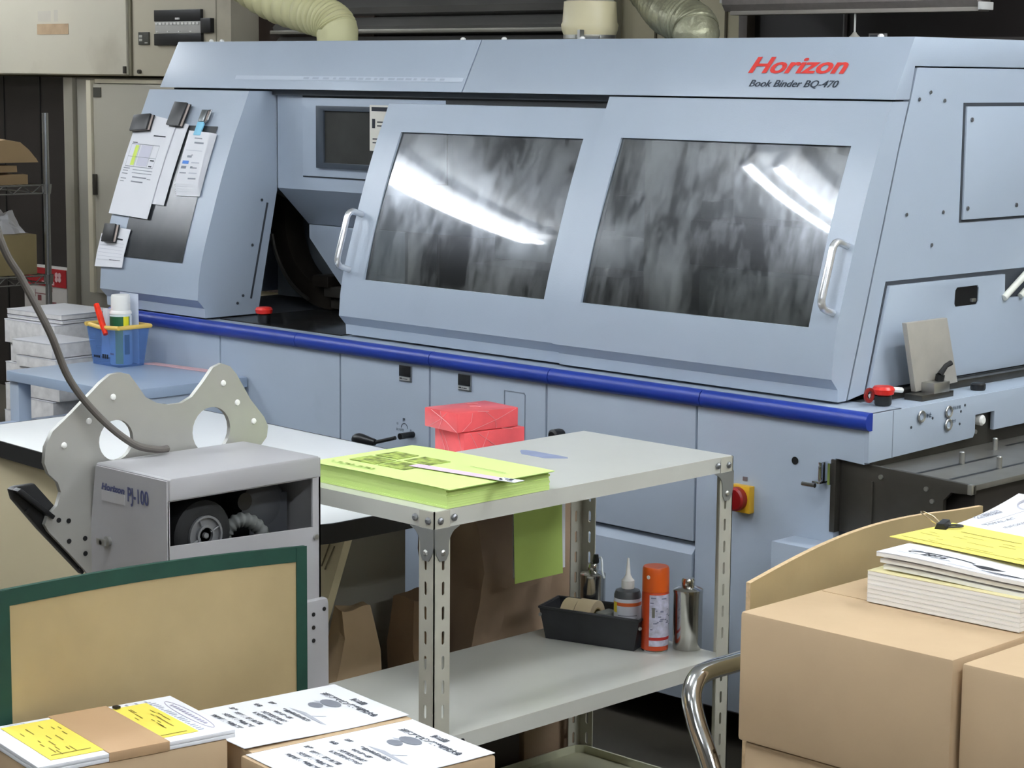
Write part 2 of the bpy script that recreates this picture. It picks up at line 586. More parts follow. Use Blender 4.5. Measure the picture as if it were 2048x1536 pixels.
# ledge on top of the base
mp('ledge', G().box(-5.15, -2.494, 3.578, 3.70, .775, .800), blue_grey2, .001)
mp('deck_plate', G().box(-4.71, -4.20, 3.635, 4.30, .796, .803), M('deck_steel', '#3a3a3a', .22, .6, var=.2), .001)
mp('deck_plate', G().box(-4.36, -4.19, 3.86, 4.05, .803, .812), alu, .001, label='bright strip of feed table')
mp('cabinet_floor', G().box(-5.15, -2.62, 3.70, 4.9, .775, .797), M('cab_floor', '#50545a', .5))
# cabinet shell: back, left wall, inner walls
mp('rear_wall', G().box(-5.17, -2.62, 4.88, 4.93, .775, 1.56), blue_grey2)
mp('end_wall', G().prism([(3.66, .81), (3.86, 1.43), (4.9, 1.43), (4.9, .81)], 0, -5.172, -5.165), blue_grey2)
mp('inner_wall', G().box(-4.19, -2.64, 4.45, 4.47, .80, 1.43), M('inner_grey', '#77808b', .5, var=.15, scale=2))
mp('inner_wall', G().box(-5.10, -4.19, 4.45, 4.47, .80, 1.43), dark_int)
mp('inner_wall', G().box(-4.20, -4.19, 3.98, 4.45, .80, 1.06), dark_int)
# things inside, dimly seen through the windows
ig = M('inner_cover', '#a4adb8', .5, var=.1)
mp('inner_beam', G().box(-3.98, -3.36, 3.98, 4.20, 1.00, 1.075), ig, .006)
mp('inner_cover', G().box(-3.62, -3.30, 4.05, 4.4, 1.075, 1.18), ig, .01)
mp('inner_block', G().box(-3.66, -3.62, 3.965, 3.98, 1.015, 1.06), black, .002)
mp('inner_block', G().box(-4.05, -3.5, 3.95, 4.3, .80, .985), M('inner_dark', '#3c403f', .5, var=.2), .01)
mp('inner_cover', G().box(-3.2, -2.78, 3.88, 4.2, .86, 1.03), ig, .01)
mp('inner_cover', G().prism([(-3.28, 1.14), (-2.86, 1.14), (-2.94, 1.30), (-3.10, 1.33), (-3.28, 1.33)], 1, 4.1, 4.35), ig, .01)
mp('inner_block', G().box(-3.29, -2.7, 3.95, 4.35, 1.03, 1.14), M('inner_dark', '#3c403f', .5), .01)
mp('inner_bracket', G().box(-3.355, -3.335, 3.86, 4.3, .82, 1.36), M('inner_post', '#8f9698', .5), .003)
mp('inner_motor', G().lathe([(.05, 0), (.05, .11), (.03, .13)], (-2.74, 3.95, .90), 18), black)

# header
xs = -3.921
head = [(3.800, 1.434), (3.870, 1.567), (4.93, 1.567), (4.93, 1.505), (3.875, 1.505), (3.858, 1.434)]
for a, b in ((-5.20, xs - .002), (xs + .002, -2.612)):
    hp = mp('header_panel', G().prism(head, 0, a, b), blue_grey, .0018)
    if b < -3:
        bar = G()
        sd = Vector((0, .07, .133)).normalized()
        o0 = Vector((-4.86, 3.80 + .07 * .19, 1.434 + .133 * .19))
        bar.bars([(0, 0, .928, .0125)], o0, (1, 0, 0), sd, 0, .0008)
        mp('scale_tape', bar, M('clear_tape', '#c9d3e0', .25, var=.03), parent=hp, label='strip of pale printed tape')
        tk = G()
        random.seed(5)
        x = .30
        while x < .87:
            ww = random.uniform(.012, .03)
            tk.bars([(x, .003, ww, .006)], o0, (1, 0, 0), sd, 0, .0014)
            x += ww + random.uniform(.006, .018)
        mp('tape_print', tk, M('tape_ink', '#a9b4c4', .5), parent=hp)
    else:
        sd = Vector((0, .07, .133)).normalized()
        def hat(z):
            return Vector((0, 3.80 + .07 * (z - 1.434) / .133, z))
        p = hat(1.488); p.x = -3.030
        lg_ = G()
        for k in range(4):
            lg_.text('Horizon', .0575, p + Vector((.0011 * k, 0, 0)), (1, 0, 0), sd, 0, 1.38, .25, .0008, lift=.0012 + .0001 * k)
        mp('logo', lg_, M('logo_red', '#dd3a32', .45, var=.01), parent=hp, label='red italic lettering')
        p = hat(1.4575); p.x = -3.012
        lg_ = G()
        for k in range(3):
            lg_.text('Book Binder BQ-470', .0245, p + Vector((.0008 * k, 0, 0)), (1, 0, 0), sd, 0, 1.15, .22, 0.0, lift=.0012 + .0001 * k)
        mp('model_lettering', lg_, M('logo_navy', '#2a3542', .45, var=.01), parent=hp, label='dark navy italic lettering')
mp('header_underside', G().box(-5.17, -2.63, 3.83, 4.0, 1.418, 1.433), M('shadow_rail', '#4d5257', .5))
for x in (-4.02, -3.87, -2.72, -5.08, -5.03, -3.6):
    mp('roof_bolt', G().lathe([(.007, 0), (.007, .004), (.003, .007)], (x, 3.90, 1.567), 10), white_pl)

# ---- sliding doors
def door(x0, x1, wx0, wx1, wz0, wz1, ztop, off, seed, hx, hz0, hz1):
    zs = sorted(set([z for z in PZ if z < ztop] + [wz0, wz1, ztop]))
    xsn = [x0, wx0, wx1, x1]
    g = G()
    fy = lambda z: F(z) + off
    for i in range(len(zs) - 1):
        for k in range(3):
            if k == 1 and zs[i] >= wz0 - 1e-6 and zs[i + 1] <= wz1 + 1e-6:
                continue
            g.quad((xsn[k], fy(zs[i]), zs[i]), (xsn[k + 1], fy(zs[i]), zs[i]), (xsn[k + 1], fy(zs[i + 1]), zs[i + 1]), (xsn[k], fy(zs[i + 1]), zs[i + 1]))
        for x in (x0, x1):
            g.quad((x, fy(zs[i]), zs[i]), (x, B(zs[i]) + off, zs[i]), (x, B(zs[i + 1]) + off, zs[i + 1]), (x, fy(zs[i + 1]), zs[i + 1]))
        if zs[i] >= wz0 - 1e-6 and zs[i + 1] <= wz1 + 1e-6:
            for x in (wx0, wx1):
                g.quad((x, fy(zs[i]), zs[i]), (x, fy(zs[i]) + .008, zs[i]), (x, fy(zs[i + 1]) + .008, zs[i + 1]), (x, fy(zs[i + 1]), zs[i + 1]))
    for z in (wz0, wz1):
        g.quad((wx0, fy(z), z), (wx1, fy(z), z), (wx1, fy(z) + .008, z), (wx0, fy(z) + .008, z))
    for z in (zs[0], ztop):
        g.quad((x0, fy(z), z), (x1, fy(z), z), (x1, B(z) + off, z), (x0, B(z) + off, z))
    # inner lining of the frame
    for i in range(len(zs) - 1):
        for k in range(3):
            if k == 1 and zs[i] >= wz0 - 1e-6 and zs[i + 1] <= wz1 + 1e-6:
                continue
            y0, y1 = max(fy(zs[i]) + .016, F(.856) + off + .02), max(fy(zs[i + 1]) + .016, F(.856) + off + .02)
            g.quad((xsn[k], y0, zs[i]), (xsn[k + 1], y0, zs[i]), (xsn[k + 1], y1, zs[i + 1]), (xsn[k], y1, zs[i + 1]))
    d = mp('sliding_door', g, blue_grey, ang=16)
    # pane: curved 4 mm sheet
    n = 26
    p = G()
    zz = [wz0 - .004 + (wz1 - wz0 + .008) * i / n for i in range(n + 1)]
    # smooth profile through the frame's curve
    def sm(z):
        return -0.35112 * z ** 3 + 1.48534 * z ** 2 + -1.66246 * z + 4.16112 + off + .005
    for i in range(n):
        za, zb = zz[i], zz[i + 1]
        p.quad((wx0 - .004, sm(za), za), (wx1 + .004, sm(za), za), (wx1 + .004, sm(zb), zb), (wx0 - .004, sm(zb), zb), 0)
        p.quad((wx0 - .004, sm(za) + .004, za), (wx0 - .004, sm(zb) + .004, zb), (wx1 + .004, sm(zb) + .004, zb), (wx1 + .004, sm(za) + .004, za), 1)
    mp('window_pane', p, [glass_mat('smoky_glass_%d' % seed, (.30, .31, .28), seed), clear_mat('pane_back_%d' % seed)], parent=d, ang=40, label='smeared smoky window')
    # bent chrome handle
    sl = (F(hz1) - F(hz0)) / (hz1 - hz0)
    nd = Vector((0, -1, sl)).normalized()
    td = Vector((0, sl, 1)).normalized()
    A0 = Vector((hx, F(hz0) + off, hz0))
    A1 = Vector((hx, F(hz1) + off, hz1))
    r = .02
    path = [A0, A0 + nd * .028]
    for k in range(1, 5):
        t = k / 4 * math.pi / 2
        path.append(A0 + nd * (.028 + r * math.sin(t)) + td * (r - r * math.cos(t)))
    for k in range(0, 5):
        t = k / 4 * math.pi / 2
        path.append(A1 + nd * (.028 + r * math.cos(t)) + td * (-r + r * math.sin(t)))
    path += [A1 + nd * .028, A1]
    mp('door_handle', G().tube(path, .0085, 12), M('handle_chrome', '#e6e8ec', .22, .7), parent=d, label='bent metal bar handle')
door(-4.189, -3.405, -4.107, -3.465, .954, 1.330, 1.402, .012, 3, -4.168, .976, 1.117)
door(-3.413, -2.612, -3.337, -2.684, .958, 1.336, 1.430, 0.0, 9, -2.630, .993, 1.131)
mp('door_track', G().box(-4.3, -3.41, 3.84, 3.90, 1.402, 1.418), M('track_dark', '#2d2f31', .4))

# ---- control pod at the far end
def pod_poly(off, top=1.428):
    fr = [(F(z) + off, z) for z in PZ if z < top] + [(F(top) + off, top)]
    return fr + [(3.847, top), (3.847, 1.158), (3.773, .806)]
pod = mp('control_pod', G().prism(pod_poly(-.045), 0, -5.18, -4.715), blue_grey, ang=16)
g = G()
zz = [.954 + (1.329 - .954) * i / 12 for i in range(13)]
for i in range(12):
    for oo, mi in ((-.0475, 0), (-.040, 0)):
        g.quad((-5.09, F(zz[i]) + oo, zz[i]), (-4.797, F(zz[i]) + oo, zz[i]), (-4.797, F(zz[i + 1]) + oo, zz[i + 1]), (-5.09, F(zz[i + 1]) + oo, zz[i + 1]), mi)
mp('pod_window', g, M('pod_glass', '#34373a', .22, var=.3, scale=7), parent=pod, label='dark grey window')
A, Bv = Vector((-4.714, 3.81, 1.117)), Vector((-4.714, 3.748, .85))
td = (A - Bv).normalized()
sdv = Vector((0, td.z, -td.y)) * .0035
mp('pod_slot', G().quad(A - sdv, A + sdv, Bv + sdv, Bv - sdv), hole_m, parent=pod, label='long dark slot')
for (y, z) in ((3.79, 1.125), (3.755, 1.0), (3.72, .86), (3.70, .84)):
    mp('pod_screw', G().lathe([(.004, 0), (.004, .002)], (-4.715, y, z), 8, axis='x'), hole_m, parent=pod)
# ---- display housing between pod and doors
hs = mp('display_housing', G().prism([(3.845, 1.43), (3.845, 1.158), (3.957, 1.052), (4.44, 1.052), (4.44, 1.43)], 0, -4.711, -4.0), blue_grey, .0015)
mp('display_panel', G().box(-4.594, -4.02, 3.838, 3.846, 1.197, 1.412), blue_grey2, .001, parent=hs)
mp('display_gap', G().box(-4.598, -4.016, 3.843, 3.848, 1.193, 1.418), hole_m, parent=hs)
mp('display_bezel', G().plate([(-4.525, 1.221), (-4.22, 1.221), (-4.22, 1.391), (-4.525, 1.391)], [[(-4.493, 1.236), (-4.245, 1.236), (-4.245, 1.377), (-4.493, 1.377)]], 1, 3.828, 3.840), M('bezel_slate', '#3b434d', .4), .0015, parent=hs, label='dark slate bezel')
mp('display_screen', G().box(-4.495, -4.243, 3.834, 3.837, 1.234, 1.379), M('screen_off', '#3b3c3b', .18, var=.2, scale=9), parent=hs, label='switched off grey screen')
lb = G().box(-4.300, -4.215, 3.826, 3.8275, 1.275, 1.396)
lb.bars([(.008, .105, .07, .011), (.010, .06, .012, .025), (.03, .075, .04, .003), (.03, .065, .03, .003), (.012, .03, .05, .003), (.012, .02, .04, .003)], (-4.300, 3.826, 1.275), (1, 0, 0), (0, 0, 1), 1, .0006)
mp('instruction_label', lb, [M('label_cream', '#dcd9cf', .5), ink], parent=hs, label='cream instruction label')
# ---- dark feed opening: curved guide, guard plate
arc = G()
n = 16
pts_o, pts_i = [], []
for k in range(n + 1):
    t = math.radians(160 + 112 * k / n)
    pts_i.append((-4.66 + .195 * math.cos(t), 1.05 + .185 * math.sin(t)))
    pts_o.append((-4.66 + .265 * math.cos(t), 1.05 + .245 * math.sin(t)))
arc.prism(pts_i + pts_o[::-1], 1, 3.99, 4.06)
mp('curved_guide', arc, M('guide_bronze', '#35302a', .35, .6, var=.2), .002, ang=20)
mp('curved_guide', G().tube([(-4.66 + .255 * math.cos(math.radians(190 + 60 * k / 10)), 3.985, 1.05 + .235 * math.sin(math.radians(190 + 60 * k / 10))) for k in range(11)], .006, 8), dark_steel)
mp('guide_bar', G().box(-4.66, -4.25, 3.97, 4.06, .845, .875).box(-4.66, -4.25, 3.99, 4.06, .81, .835), burnt, .003)
mp('guide_clamp', G().box(-4.70, -4.63, 3.96, 4.03, .872, .905), M('guide_bronze', '#35302a', .35, .6), .004)
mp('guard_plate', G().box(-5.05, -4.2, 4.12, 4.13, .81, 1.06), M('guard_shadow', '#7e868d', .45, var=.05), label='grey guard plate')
mp('guard_plate', G().prism([(-4.705, 1.05), (-4.30, 1.05), (-4.30, .878), (-4.56, .878), (-4.705, 1.012)], 1, 3.955, 3.965), blue_grey2, .001)
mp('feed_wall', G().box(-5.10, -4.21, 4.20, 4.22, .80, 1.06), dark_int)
# ---- right end of the cabinet
zt = 1.502
side = [(B(.806), .806), (B(.914), .914), (B(.989), .989), (B(1.143), 1.143), (B(1.335), 1.335), (3.857, 1.434), (3.877, zt), (4.93, zt), (4.93, .815), (3.72, .815)]
side = [(y + .006, z) for (y, z) in side]
mp('side_panel', G().prism(side, 0, -2.64, -2.612), blue_grey, .0012, ang=16)
mp('access_panel', G().box(-2.613, -2.606, 4.073, 4.62, 1.17, 1.419), blue_grey2, .001)
mp('access_gap', G().box(-2.613, -2.6105, 4.066, 4.626, 1.164, 1.427), hole_m)
for (y, z) in ((4.092, 1.39), (4.088, 1.195), (4.29, 1.195)):
    mp('panel_screw', G().lathe([(.005, 0), (.005, .003)], (-2.606, y, z), 8, axis='x'), screw_m)
for (y, z) in ((3.935, 1.45), (3.893, 1.435), (3.99, 1.432), (3.86, 1.19), (4.0, 1.19), (3.96, 1.12)):
    mp('panel_screw', G().lathe([(.004, 0), (.004, .002)], (-2.611, y, z), 8, axis='x'), screw_m)
low = G().plate([(3.732, .822), (3.797, 1.041), (4.252, 1.039), (4.254, .984), (4.62, .98), (4.62, .822)],
                [[(4.052, .978), (4.138, .978), (4.144, .984), (4.144, 1.014), (4.138, 1.021), (4.056, 1.021), (4.049, 1.015), (4.047, .985)]], 0, -2.612, -2.603)
mp('lower_side_panel', low, blue_grey2, .001)
mp('side_gap', G().prism([(3.727, .818), (3.792, 1.05), (4.62, 1.048), (4.62, .818)], 0, -2.613, -2.611), hole_m)
mp('side_pocket', G().box(-2.610, -2.606, 4.045, 4.146, .975, 1.024), black)
mp('latch_lever', G().box(-2.606, -2.598, 4.112, 4.128, .985, .993), alu, .002)
mp('delivery_roller', G().tube([(-2.600, 4.245, .985), (-2.585, 4.45, 1.115)], .008, 12), M('roller_white', '#dfe0d6', .4))
mp('delivery_roller', G().tube([(-2.600, 4.315, .985), (-2.585, 4.50, 1.10)], .007, 12), M('roller_white', '#dfe0d6', .4))
# ---- console along the end
con = G().plate([(3.578, .699), (3.578, .800), (4.93, .800), (4.93, .72), (4.05, .716), (4.05, .758), (3.974, .757), (3.974, .717), (3.967, .708)], [], 0, -2.502, -2.492)
mp('console_face', con, blue_grey, .0008)
mp('console_top', G().box(-2.60, -2.497, 3.70, 4.93, .785, .801), blue_grey2, .001)
mp('console_beam', G().box(-2.60, -2.508, 3.60, 4.93, .672, .784), dark_steel, .001)
mp('console_seam', G().box(-2.492, -2.4915, 3.661, 3.663, .70, .80), M('seam_grey', '#7d8794', .5))
mp('console_bolt', G().lathe([(.012, 0), (.012, .012), (.008, .016)], (-2.508, 4.008, .741), 14, axis='x'), white_pl)
mp('console_bolt', G().lathe([(.005, 0), (.005, .006)], (-2.508, 3.995, .716), 10, axis='x'), alu)
for (y, z) in ((3.761, .777), (3.864, .776), (3.864, .748)):
    mp('button_ring', G().lathe([(.0085, 0), (.013, .003), (.0135, .004), (.012, .006), (.0085, .005), (.0085, 0)], (-2.492, y, z), 20, axis='x'), alu)
    mp('button_face', G().lathe([(.0088, 0), (.0088, .002)], (-2.492, y, z), 20, axis='x'), blue_grey2)
mp('console_lettering', G().text('停止', .011, (-2.4918, 3.780, .772), (0, 1, 0), (0, 0, 1), bold=.0004).text('運転準備', .0085, (-2.4918, 3.880, .778), (0, 1, 0), (0, 0, 1)).text('動作', .0085, (-2.4918, 3.880, .750), (0, 1, 0), (0, 0, 1)), M('ink_blue', '#3d4a5a', .5))
for (y, z) in ((3.728, .757), (3.807, .768), (3.915, .771), (3.912, .744), (3.93, .783)):
    mp('console_screw', G().lathe([(.003, 0), (.003, .001)], (-2.492, y, z), 8, axis='x'), hole_m)
mp('console_button', G().lathe([(.015, 0), (.017, .004), (.017, .013), (.014, .016)], (-2.530, 4.04, .801), 18), black)
# emergency stops
def estop(x, y, z, h, tilt):
    e = mp('emergency_stop', G().lathe([(.016, 0), (.018, .004), (.018, h)], (x, y, z), 18), black, label='red mushroom emergency stop button on black collar')
    mp('stop_button', G().lathe([(.012, h), (.022, h + .004), (.024, h + .014), (.020, h + .020), (.006, h + .021)], (x, y, z), 20), red_pl, parent=e)
    return e
estop(-4.535, 3.650, .803, .024, 0)
e = estop(-2.545, 3.70, .801, .020, 0)
mp('stop_guard', G().plate(circ(3.655, .826, .016, 14), [circ(3.655, .826, .009, 12)], 0, -2.552, -2.546), M('guard_red', '#7d1512', .4), .001, parent=e)
# leaning plate with clamp
gp = mp('guide_plate', G().prism([(3.781, .967), (3.935, .967), (3.986, .822), (3.825, .816)], 0, -2.560, -2.548), M('plate_alu', '#b3afa6', .5, .25, var=.06, scale=20), .001, label='bare metal plate leaning on the console')
mp('clamp_block', G().box(-2.548, -2.515, 3.845, 3.905, .812, .836), alu, .002, parent=gp)
mp('clamp_lever', G().tube([(-2.530, 3.885, .836), (-2.528, 3.886, .850)], .010, 12).tube([(-2.528, 3.884, .850), (-2.524, 3.90, .868), (-2.522, 3.916, .873)], [.007, .0055, .006], 10), black, parent=gp)
mp('plate_foot', G().box(-2.56, -2.515, 3.80, 3.92, .801, .814), dark_steel, .001, parent=gp)
mp('console_rail', G().box(-2.600, -2.575, 3.75, 4.93, .801, .818), dark_steel, .002)
mp('rail_cable', G().tube(spline([(-2.57, 3.69, .818), (-2.565, 3.75, .826), (-2.56, 3.79, .822)], 4), .006, 8), white_pl)
# ---- steel delivery table under the console
tb = mp('steel_table', G().box(-2.575, -2.254, 3.606, 4.93, .672, .684), M('table_steel', '#74726c', .3, .45, var=.12, scale=14), .002, label='dull steel slotted table')
mp('table_box', G().box(-2.56, -2.27, 3.63, 4.9, .12, .672), M('table_dark', '#2b2724', .5, .2), .002, parent=tb)
def groove(p, q, wd=.0045):
    p, q = Vector(p), Vector(q)
    d = (q - p).normalized()
    s_ = Vector((-d.y, d.x, 0)) * wd
    return G().quad(p - s_, p + s_, q + s_, q - s_)
for x, y0, y1 in ((-2.405, 3.62, 3.93), (-2.322, 3.62, 3.965), (-2.46, 4.05, 4.4)):
    mp('table_slot', groove((x, y0, .6846), (x, y1, .6846)), black, parent=tb)
mp('table_slot', groove((-2.40, 4.07, .6846), (-2.27, 4.06, .6846)), black, parent=tb)
for x, y in ((-2.405, 3.79), (-2.322, 3.80), (-2.45, 3.99)):
    mp('table_pin', G().lathe([(.006, 0), (.006, .024), (.004, .026)], (x, y, .684), 12), alu, parent=tb)
br = [(-2.583, .694), (-2.49, .693), (-2.252, .684), (-2.252, .666), (-2.303, .663), (-2.32, .645), (-2.32, .545), (-2.581, .543)]
pl_ = mp('bracket_plate', G().prism(br, 1, 3.594, 3.606), burnt, .0015)
mp('bracket_fold', G().box(-2.583, -2.570, 3.575, 3.594, .543, .696), burnt, .001, parent=pl_)
mp('bracket_seam', G().box(-2.492, -2.488, 3.590, 3.594, .545, .66), burnt, .001, parent=pl_)
mp('bracket_fold', G().box(-2.262, -2.252, 3.588, 3.60, .666, .686), alu, .001, parent=pl_)
for (x, z) in ((-2.47, .672), (-2.36, .663), (-2.345, .640), (-2.577, .565), (-2.577, .66)):
    mp('bracket_bolt', G().lathe([(.005, 0), (.005, .004)], (x, 3.594, z), 10, axis='y'), alu, parent=pl_)
# small fittings on the front panels
for x in (-3.888, -3.676):
    lt = G().box(x - .023, x + .023, 3.577, 3.580, .719, .760)
    la = mp('panel_latch', lt, M('latch_steel', '#9aa0a6', .3, .7), .001)
    mp('latch_recess', G().box(x - .020, x + .020, 3.574, 3.577, .732, .759), black, .001, parent=la)
    mp('latch_tag', G().box(x - .020, x + .018, 3.574, 3.5765, .722, .730).bars([(.003, .003, .009, .003), (.014, .003, .004, .002), (.020, .003, .012, .002)], (x - .020, 3.574, .722), (1, 0, 0), (0, 0, 1), 1), [M('tag_silver', '#c7c9c8', .3, .4), ink], parent=la)
mp('hatch_panel', G().plate([(-3.542, .60), (-3.472, .60), (-3.472, .731), (-3.476, .736), (-3.542, .736)], [[(-3.540, .602), (-3.474, .602), (-3.474, .730), (-3.478, .734), (-3.540, .734)]], 1, 3.5785, 3.580), M('hatch_line', '#828d9a', .5))
dg = G()
for k in range(12):
    t = math.pi * k / 12
    t2 = math.pi * (k + 1) / 12
    c = Vector((-3.893, 3.5793, .600))
    r = .013
    dg.quad(c + Vector((r * math.cos(t), 0, r * math.sin(t))), c + Vector((r * math.cos(t2), 0, r * math.sin(t2))), c + Vector((r * .85 * math.cos(t2), 0, r * .85 * math.sin(t2))), c + Vector((r * .85 * math.cos(t), 0, r * .85 * math.sin(t))))
dg.text('開', .009, (-3.899, 3.5795, .618), (1, 0, 0), (0, 0, 1), bold=.0005).text('緩', .007, (-3.922, 3.5795, .607), (1, 0, 0), (0, 0, 1)).text('高さ調整', .0075, (-3.924, 3.5795, .592), (1, 0, 0), (0, 0, 1)).text('締', .007, (-3.873, 3.5795, .594), (1, 0, 0), (0, 0, 1))
mp('adjustment_marking', dg, M('marking_ink', '#4d5763', .5))
mp('crank_handle', G().tube(spline([(-3.995, 3.50, .565), (-3.975, 3.50, .572), (-3.945, 3.505, .570), (-3.925, 3.51, .568)], 4), [.006, .010, .013, .0145, .0145, .014, .013, .012, .011, .010, .009, .009, .008], 14).tube([(-3.925, 3.51, .568), (-3.862, 3.52, .586)], .005, 10).tube([(-3.862, 3.535, .588), (-3.862, 3.58, .588)], .008, 14), black)
mp('black_knob', G().lathe([(.013, 0), (.015, .01), (.015, .03), (.010, .034)], (-3.352, 3.578, .652), 16, axis='y'), black)
mp('plug_hole', G().lathe([(.0085, 0), (.0085, .001)], (-2.678, 3.579, .680), 14, axis='y'), black)
rsw = mp('rotary_switch', G().box(-2.836, -2.784, 3.562, 3.580, .551, .610), M('switch_yellow', '#d9a928', .4), .002, label='yellow plate of main switch')
mp('switch_knob', G().lathe([(.026, 0), (.026, .014), (.022, .018)], (-2.815, 3.562, .581), 20, axis='y').box(-2.819, -2.811, 3.528, 3.55, .560, .602), M('knob_red', '#8e1a1a', .35), parent=rsw, label='red knob')
mp('switch_mark', G().box(-2.816, -2.804, 3.5785, 3.580, .618, .627), M('mark_rust', '#6b6266', .5))
hk = mp('hook_bracket', G().box(-2.600, -2.592, 3.555, 3.580, .645, .690).box(-2.612, -2.592, 3.55, 3.58, .645, .650), chrome, .001, label='small bright metal hook')
mp('hook_bar', G().tube([(-2.632, 3.545, .642), (-2.600, 3.545, .642)], .005, 10).box(-2.580, -2.574, 3.56, 3.58, .645, .69), chrome, parent=hk)
mp('side_tray', G().box(-2.675, -2.30, 3.50, 3.58, .10, .520), blue_grey, .003)
# ================================================================= PAPERS AND MAGNETS ON THE POD
def onpod(x, z, lift=0.0):
    sl = (F(z + .02) - F(z - .02)) / .04
    n = Vector((0, -1, sl)).normalized()
    return Vector((x, F(z) - .0475, z)) + n * lift
def podsheet(corners, lift, n=10):
    """sheet that follows the pod front; corners TL, TR, BR, BL as (x, z)"""
    g = G()
    TLc, TRc, BRc, BLc = corners
    def at(u, v):
        x = (TLc[0] * (1 - u) + TRc[0] * u) * (1 - v) + (BLc[0] * (1 - u) + BRc[0] * u) * v
        z = (TLc[1] * (1 - u) + TRc[1] * u) * (1 - v) + (BLc[1] * (1 - u) + BRc[1] * u) * v
        return x, z
    for i in range(n):
        for lf in (lift, lift - .0007):
            a, b, c, d = at(0, i / n), at(1, i / n), at(1, (i + 1) / n), at(0, (i + 1) / n)
            g.quad(onpod(*a, lf), onpod(*b, lf), onpod(*c, lf), onpod(*d, lf))
    def mark(rects, mi, k=.0008):
        for (u, v, du, dv) in rects:
            m = max(1, int(dv * 20))
            for j in range(m):
                v0, v1 = v + dv * j / m, v + dv * (j + 1) / m
                g.quad(onpod(*at(u, v0), lift + k), onpod(*at(u + du, v0), lift + k), onpod(*at(u + du, v1), lift + k), onpod(*at(u, v1), lift + k), mi)
    return g, mark, at
hl = M('highlighter', '#d9f06a', .6)
g, mark, _ = podsheet([(-5.105, 1.352), (-4.925, 1.330), (-4.935, 1.104), (-5.06, 1.108)], .0045)
solid('paper_sheet', 'white paper sheet behind the printed order form on the control pod', 'paper', g, paper)
g, mark, at = podsheet([(-5.172, 1.345), (-4.978, 1.340), (-4.992, 1.062), (-5.183, 1.070)], .0075)
mark([(.55, .17, .30, .012)], 1)
mark([(.08, .27, .70, .006), (.08, .50, .70, .006), (.08, .27, .004, .23), (.30, .27, .004, .23), (.62, .27, .004, .23), (.78, .27, .004, .23), (.08, .40, .70, .004)], 2)
mark([(.34, .28, .27, .21)], 4, .0006)
mark([(.19, .285, .09, .205)], 3)
mark([(.06, .52, .16, .008), (.06, .545, .13, .008), (.06, .575, .14, .008), (.06, .625, .14, .008), (.30, .53, .5, .006), (.30, .56, .5, .006), (.34, .60, .36, .012), (.72, .61, .09, .008), (.34, .645, .30, .012), (.06, .655, .10, .006)], 2)
mark([(.66, .42, .10, .012), (.66, .48, .08, .012), (.09, .255, .12, .008)], 1)
solid('order_form', 'printed order form with a green highlighted column under a black magnet on the control pod', 'paper', g, [paper, ink, ink_grey, hl, M('form_grey', '#d8d8e6', .7)])
g = G()
random.seed(3)
for i in range(6):
    sx_, dz = .004 * i, -.006 * i
    q, mark, at = podsheet([(-4.906 + .3 * sx_, 1.312 + dz * .2), (-4.806 + sx_, 1.308), (-4.797 + sx_ * .6, 1.166 + dz), (-4.902 + sx_ * .4, 1.164 + dz)], .010 - .0014 * i, 6)
    if i == 0:
        mark([(.35, .12, .35, .02), (.40, .20, .42, .03), (.25, .46, .20, .04), (.42, .44, .06, .02), (.10, .66, .22, .05), (.50, .66, .10, .02), (.50, .68, .3, .02), (.52, .88, .34, .025), (.10, .78, .28, .02)], 1)
        mark([(.10, .56, .28, .06)], 2)
        mark([(.5, .58, .35, .02), (.1, .36, .75, .008), (.5, .78, .35, .02)], 3)
    n0 = len(g.v)
    g.v += q.v; g.f += [[n0 + k for k in f] for f in q.f]; g.mi += q.mi
solid('paper_pad', 'thick pad of small printed slips hanging by the blue ribbon clip on the control pod', 'notepad', g, [paper, ink_grey, M('stamp_blue', '#4f86d9', .6), ink_light])
g, mark, at = podsheet([(-5.175, 1.035), (-5.062, 1.030), (-5.066, .965), (-5.185, .970)], .004)
mark([(.04, .15, .12, .18), (.7, .55, .26, .06)], 1)
solid('paper_note', 'upper white note behind the lined note at the lower left of the control pod', 'paper', g, [paper, ink])
g, mark, at = podsheet([(-5.195, 1.012), (-5.062, 1.005), (-5.066, .922), (-5.200, .918)], .0065)
mark([(.04, .06, .80, .05), (.04, .10, .22, .06)], 1)
mark([(.05, .22 + .11 * i, .88, .008) for i in range(6)], 2)
mark([(.5, .76, .40, .02)], 1)
solid('lined_note', 'small lined white note held by the lowest black magnet on the control pod', 'paper', g, [paper, ink, ink_light])
def magnet(name, label, c, w_, h, ang, lift, mats, dep=.016):
    x, z = c
    sl = (F(z + .02) - F(z - .02)) / .04
    nd = Vector((0, -1, sl)).normalized()
    td = Vector((0, sl, 1)).normalized()
    T = Matrix(((1, 0, 0, 0), (0, nd.y, td.y, 0), (0, nd.z, td.z, 0), (0, 0, 0, 1)))
    T = Matrix.Translation(onpod(x, z, lift)) @ T @ Matrix.Rotation(ang, 4, 'Y')
    t = thing(name, label, 'magnet', onpod(x, z, lift))
    part(t, 'grip', G().box(-w_ / 2, w_ / 2, dep * .55, dep, -h / 2, h / 2, T=T), mats[0], .002)
    part(t, 'magnet_core', G().box(-w_ / 2 + .003, w_ / 2 + .003, .004, dep * .55, -h / 2 + .002, h / 2 - .002, T=T), M('magnet_pale', '#b9aaa2', .5), .001)
    part(t, 'back_plate', G().box(-w_ / 2, w_ / 2 + .004, 0, .004, -h / 2, h / 2, T=T), mats[0], .001)
    return t, T
magnet('magnet_clip', 'squarish black magnet clip holding the order form at the upper left of the control pod', (-5.133, 1.325), .078, .050, -.08, .009, [black])
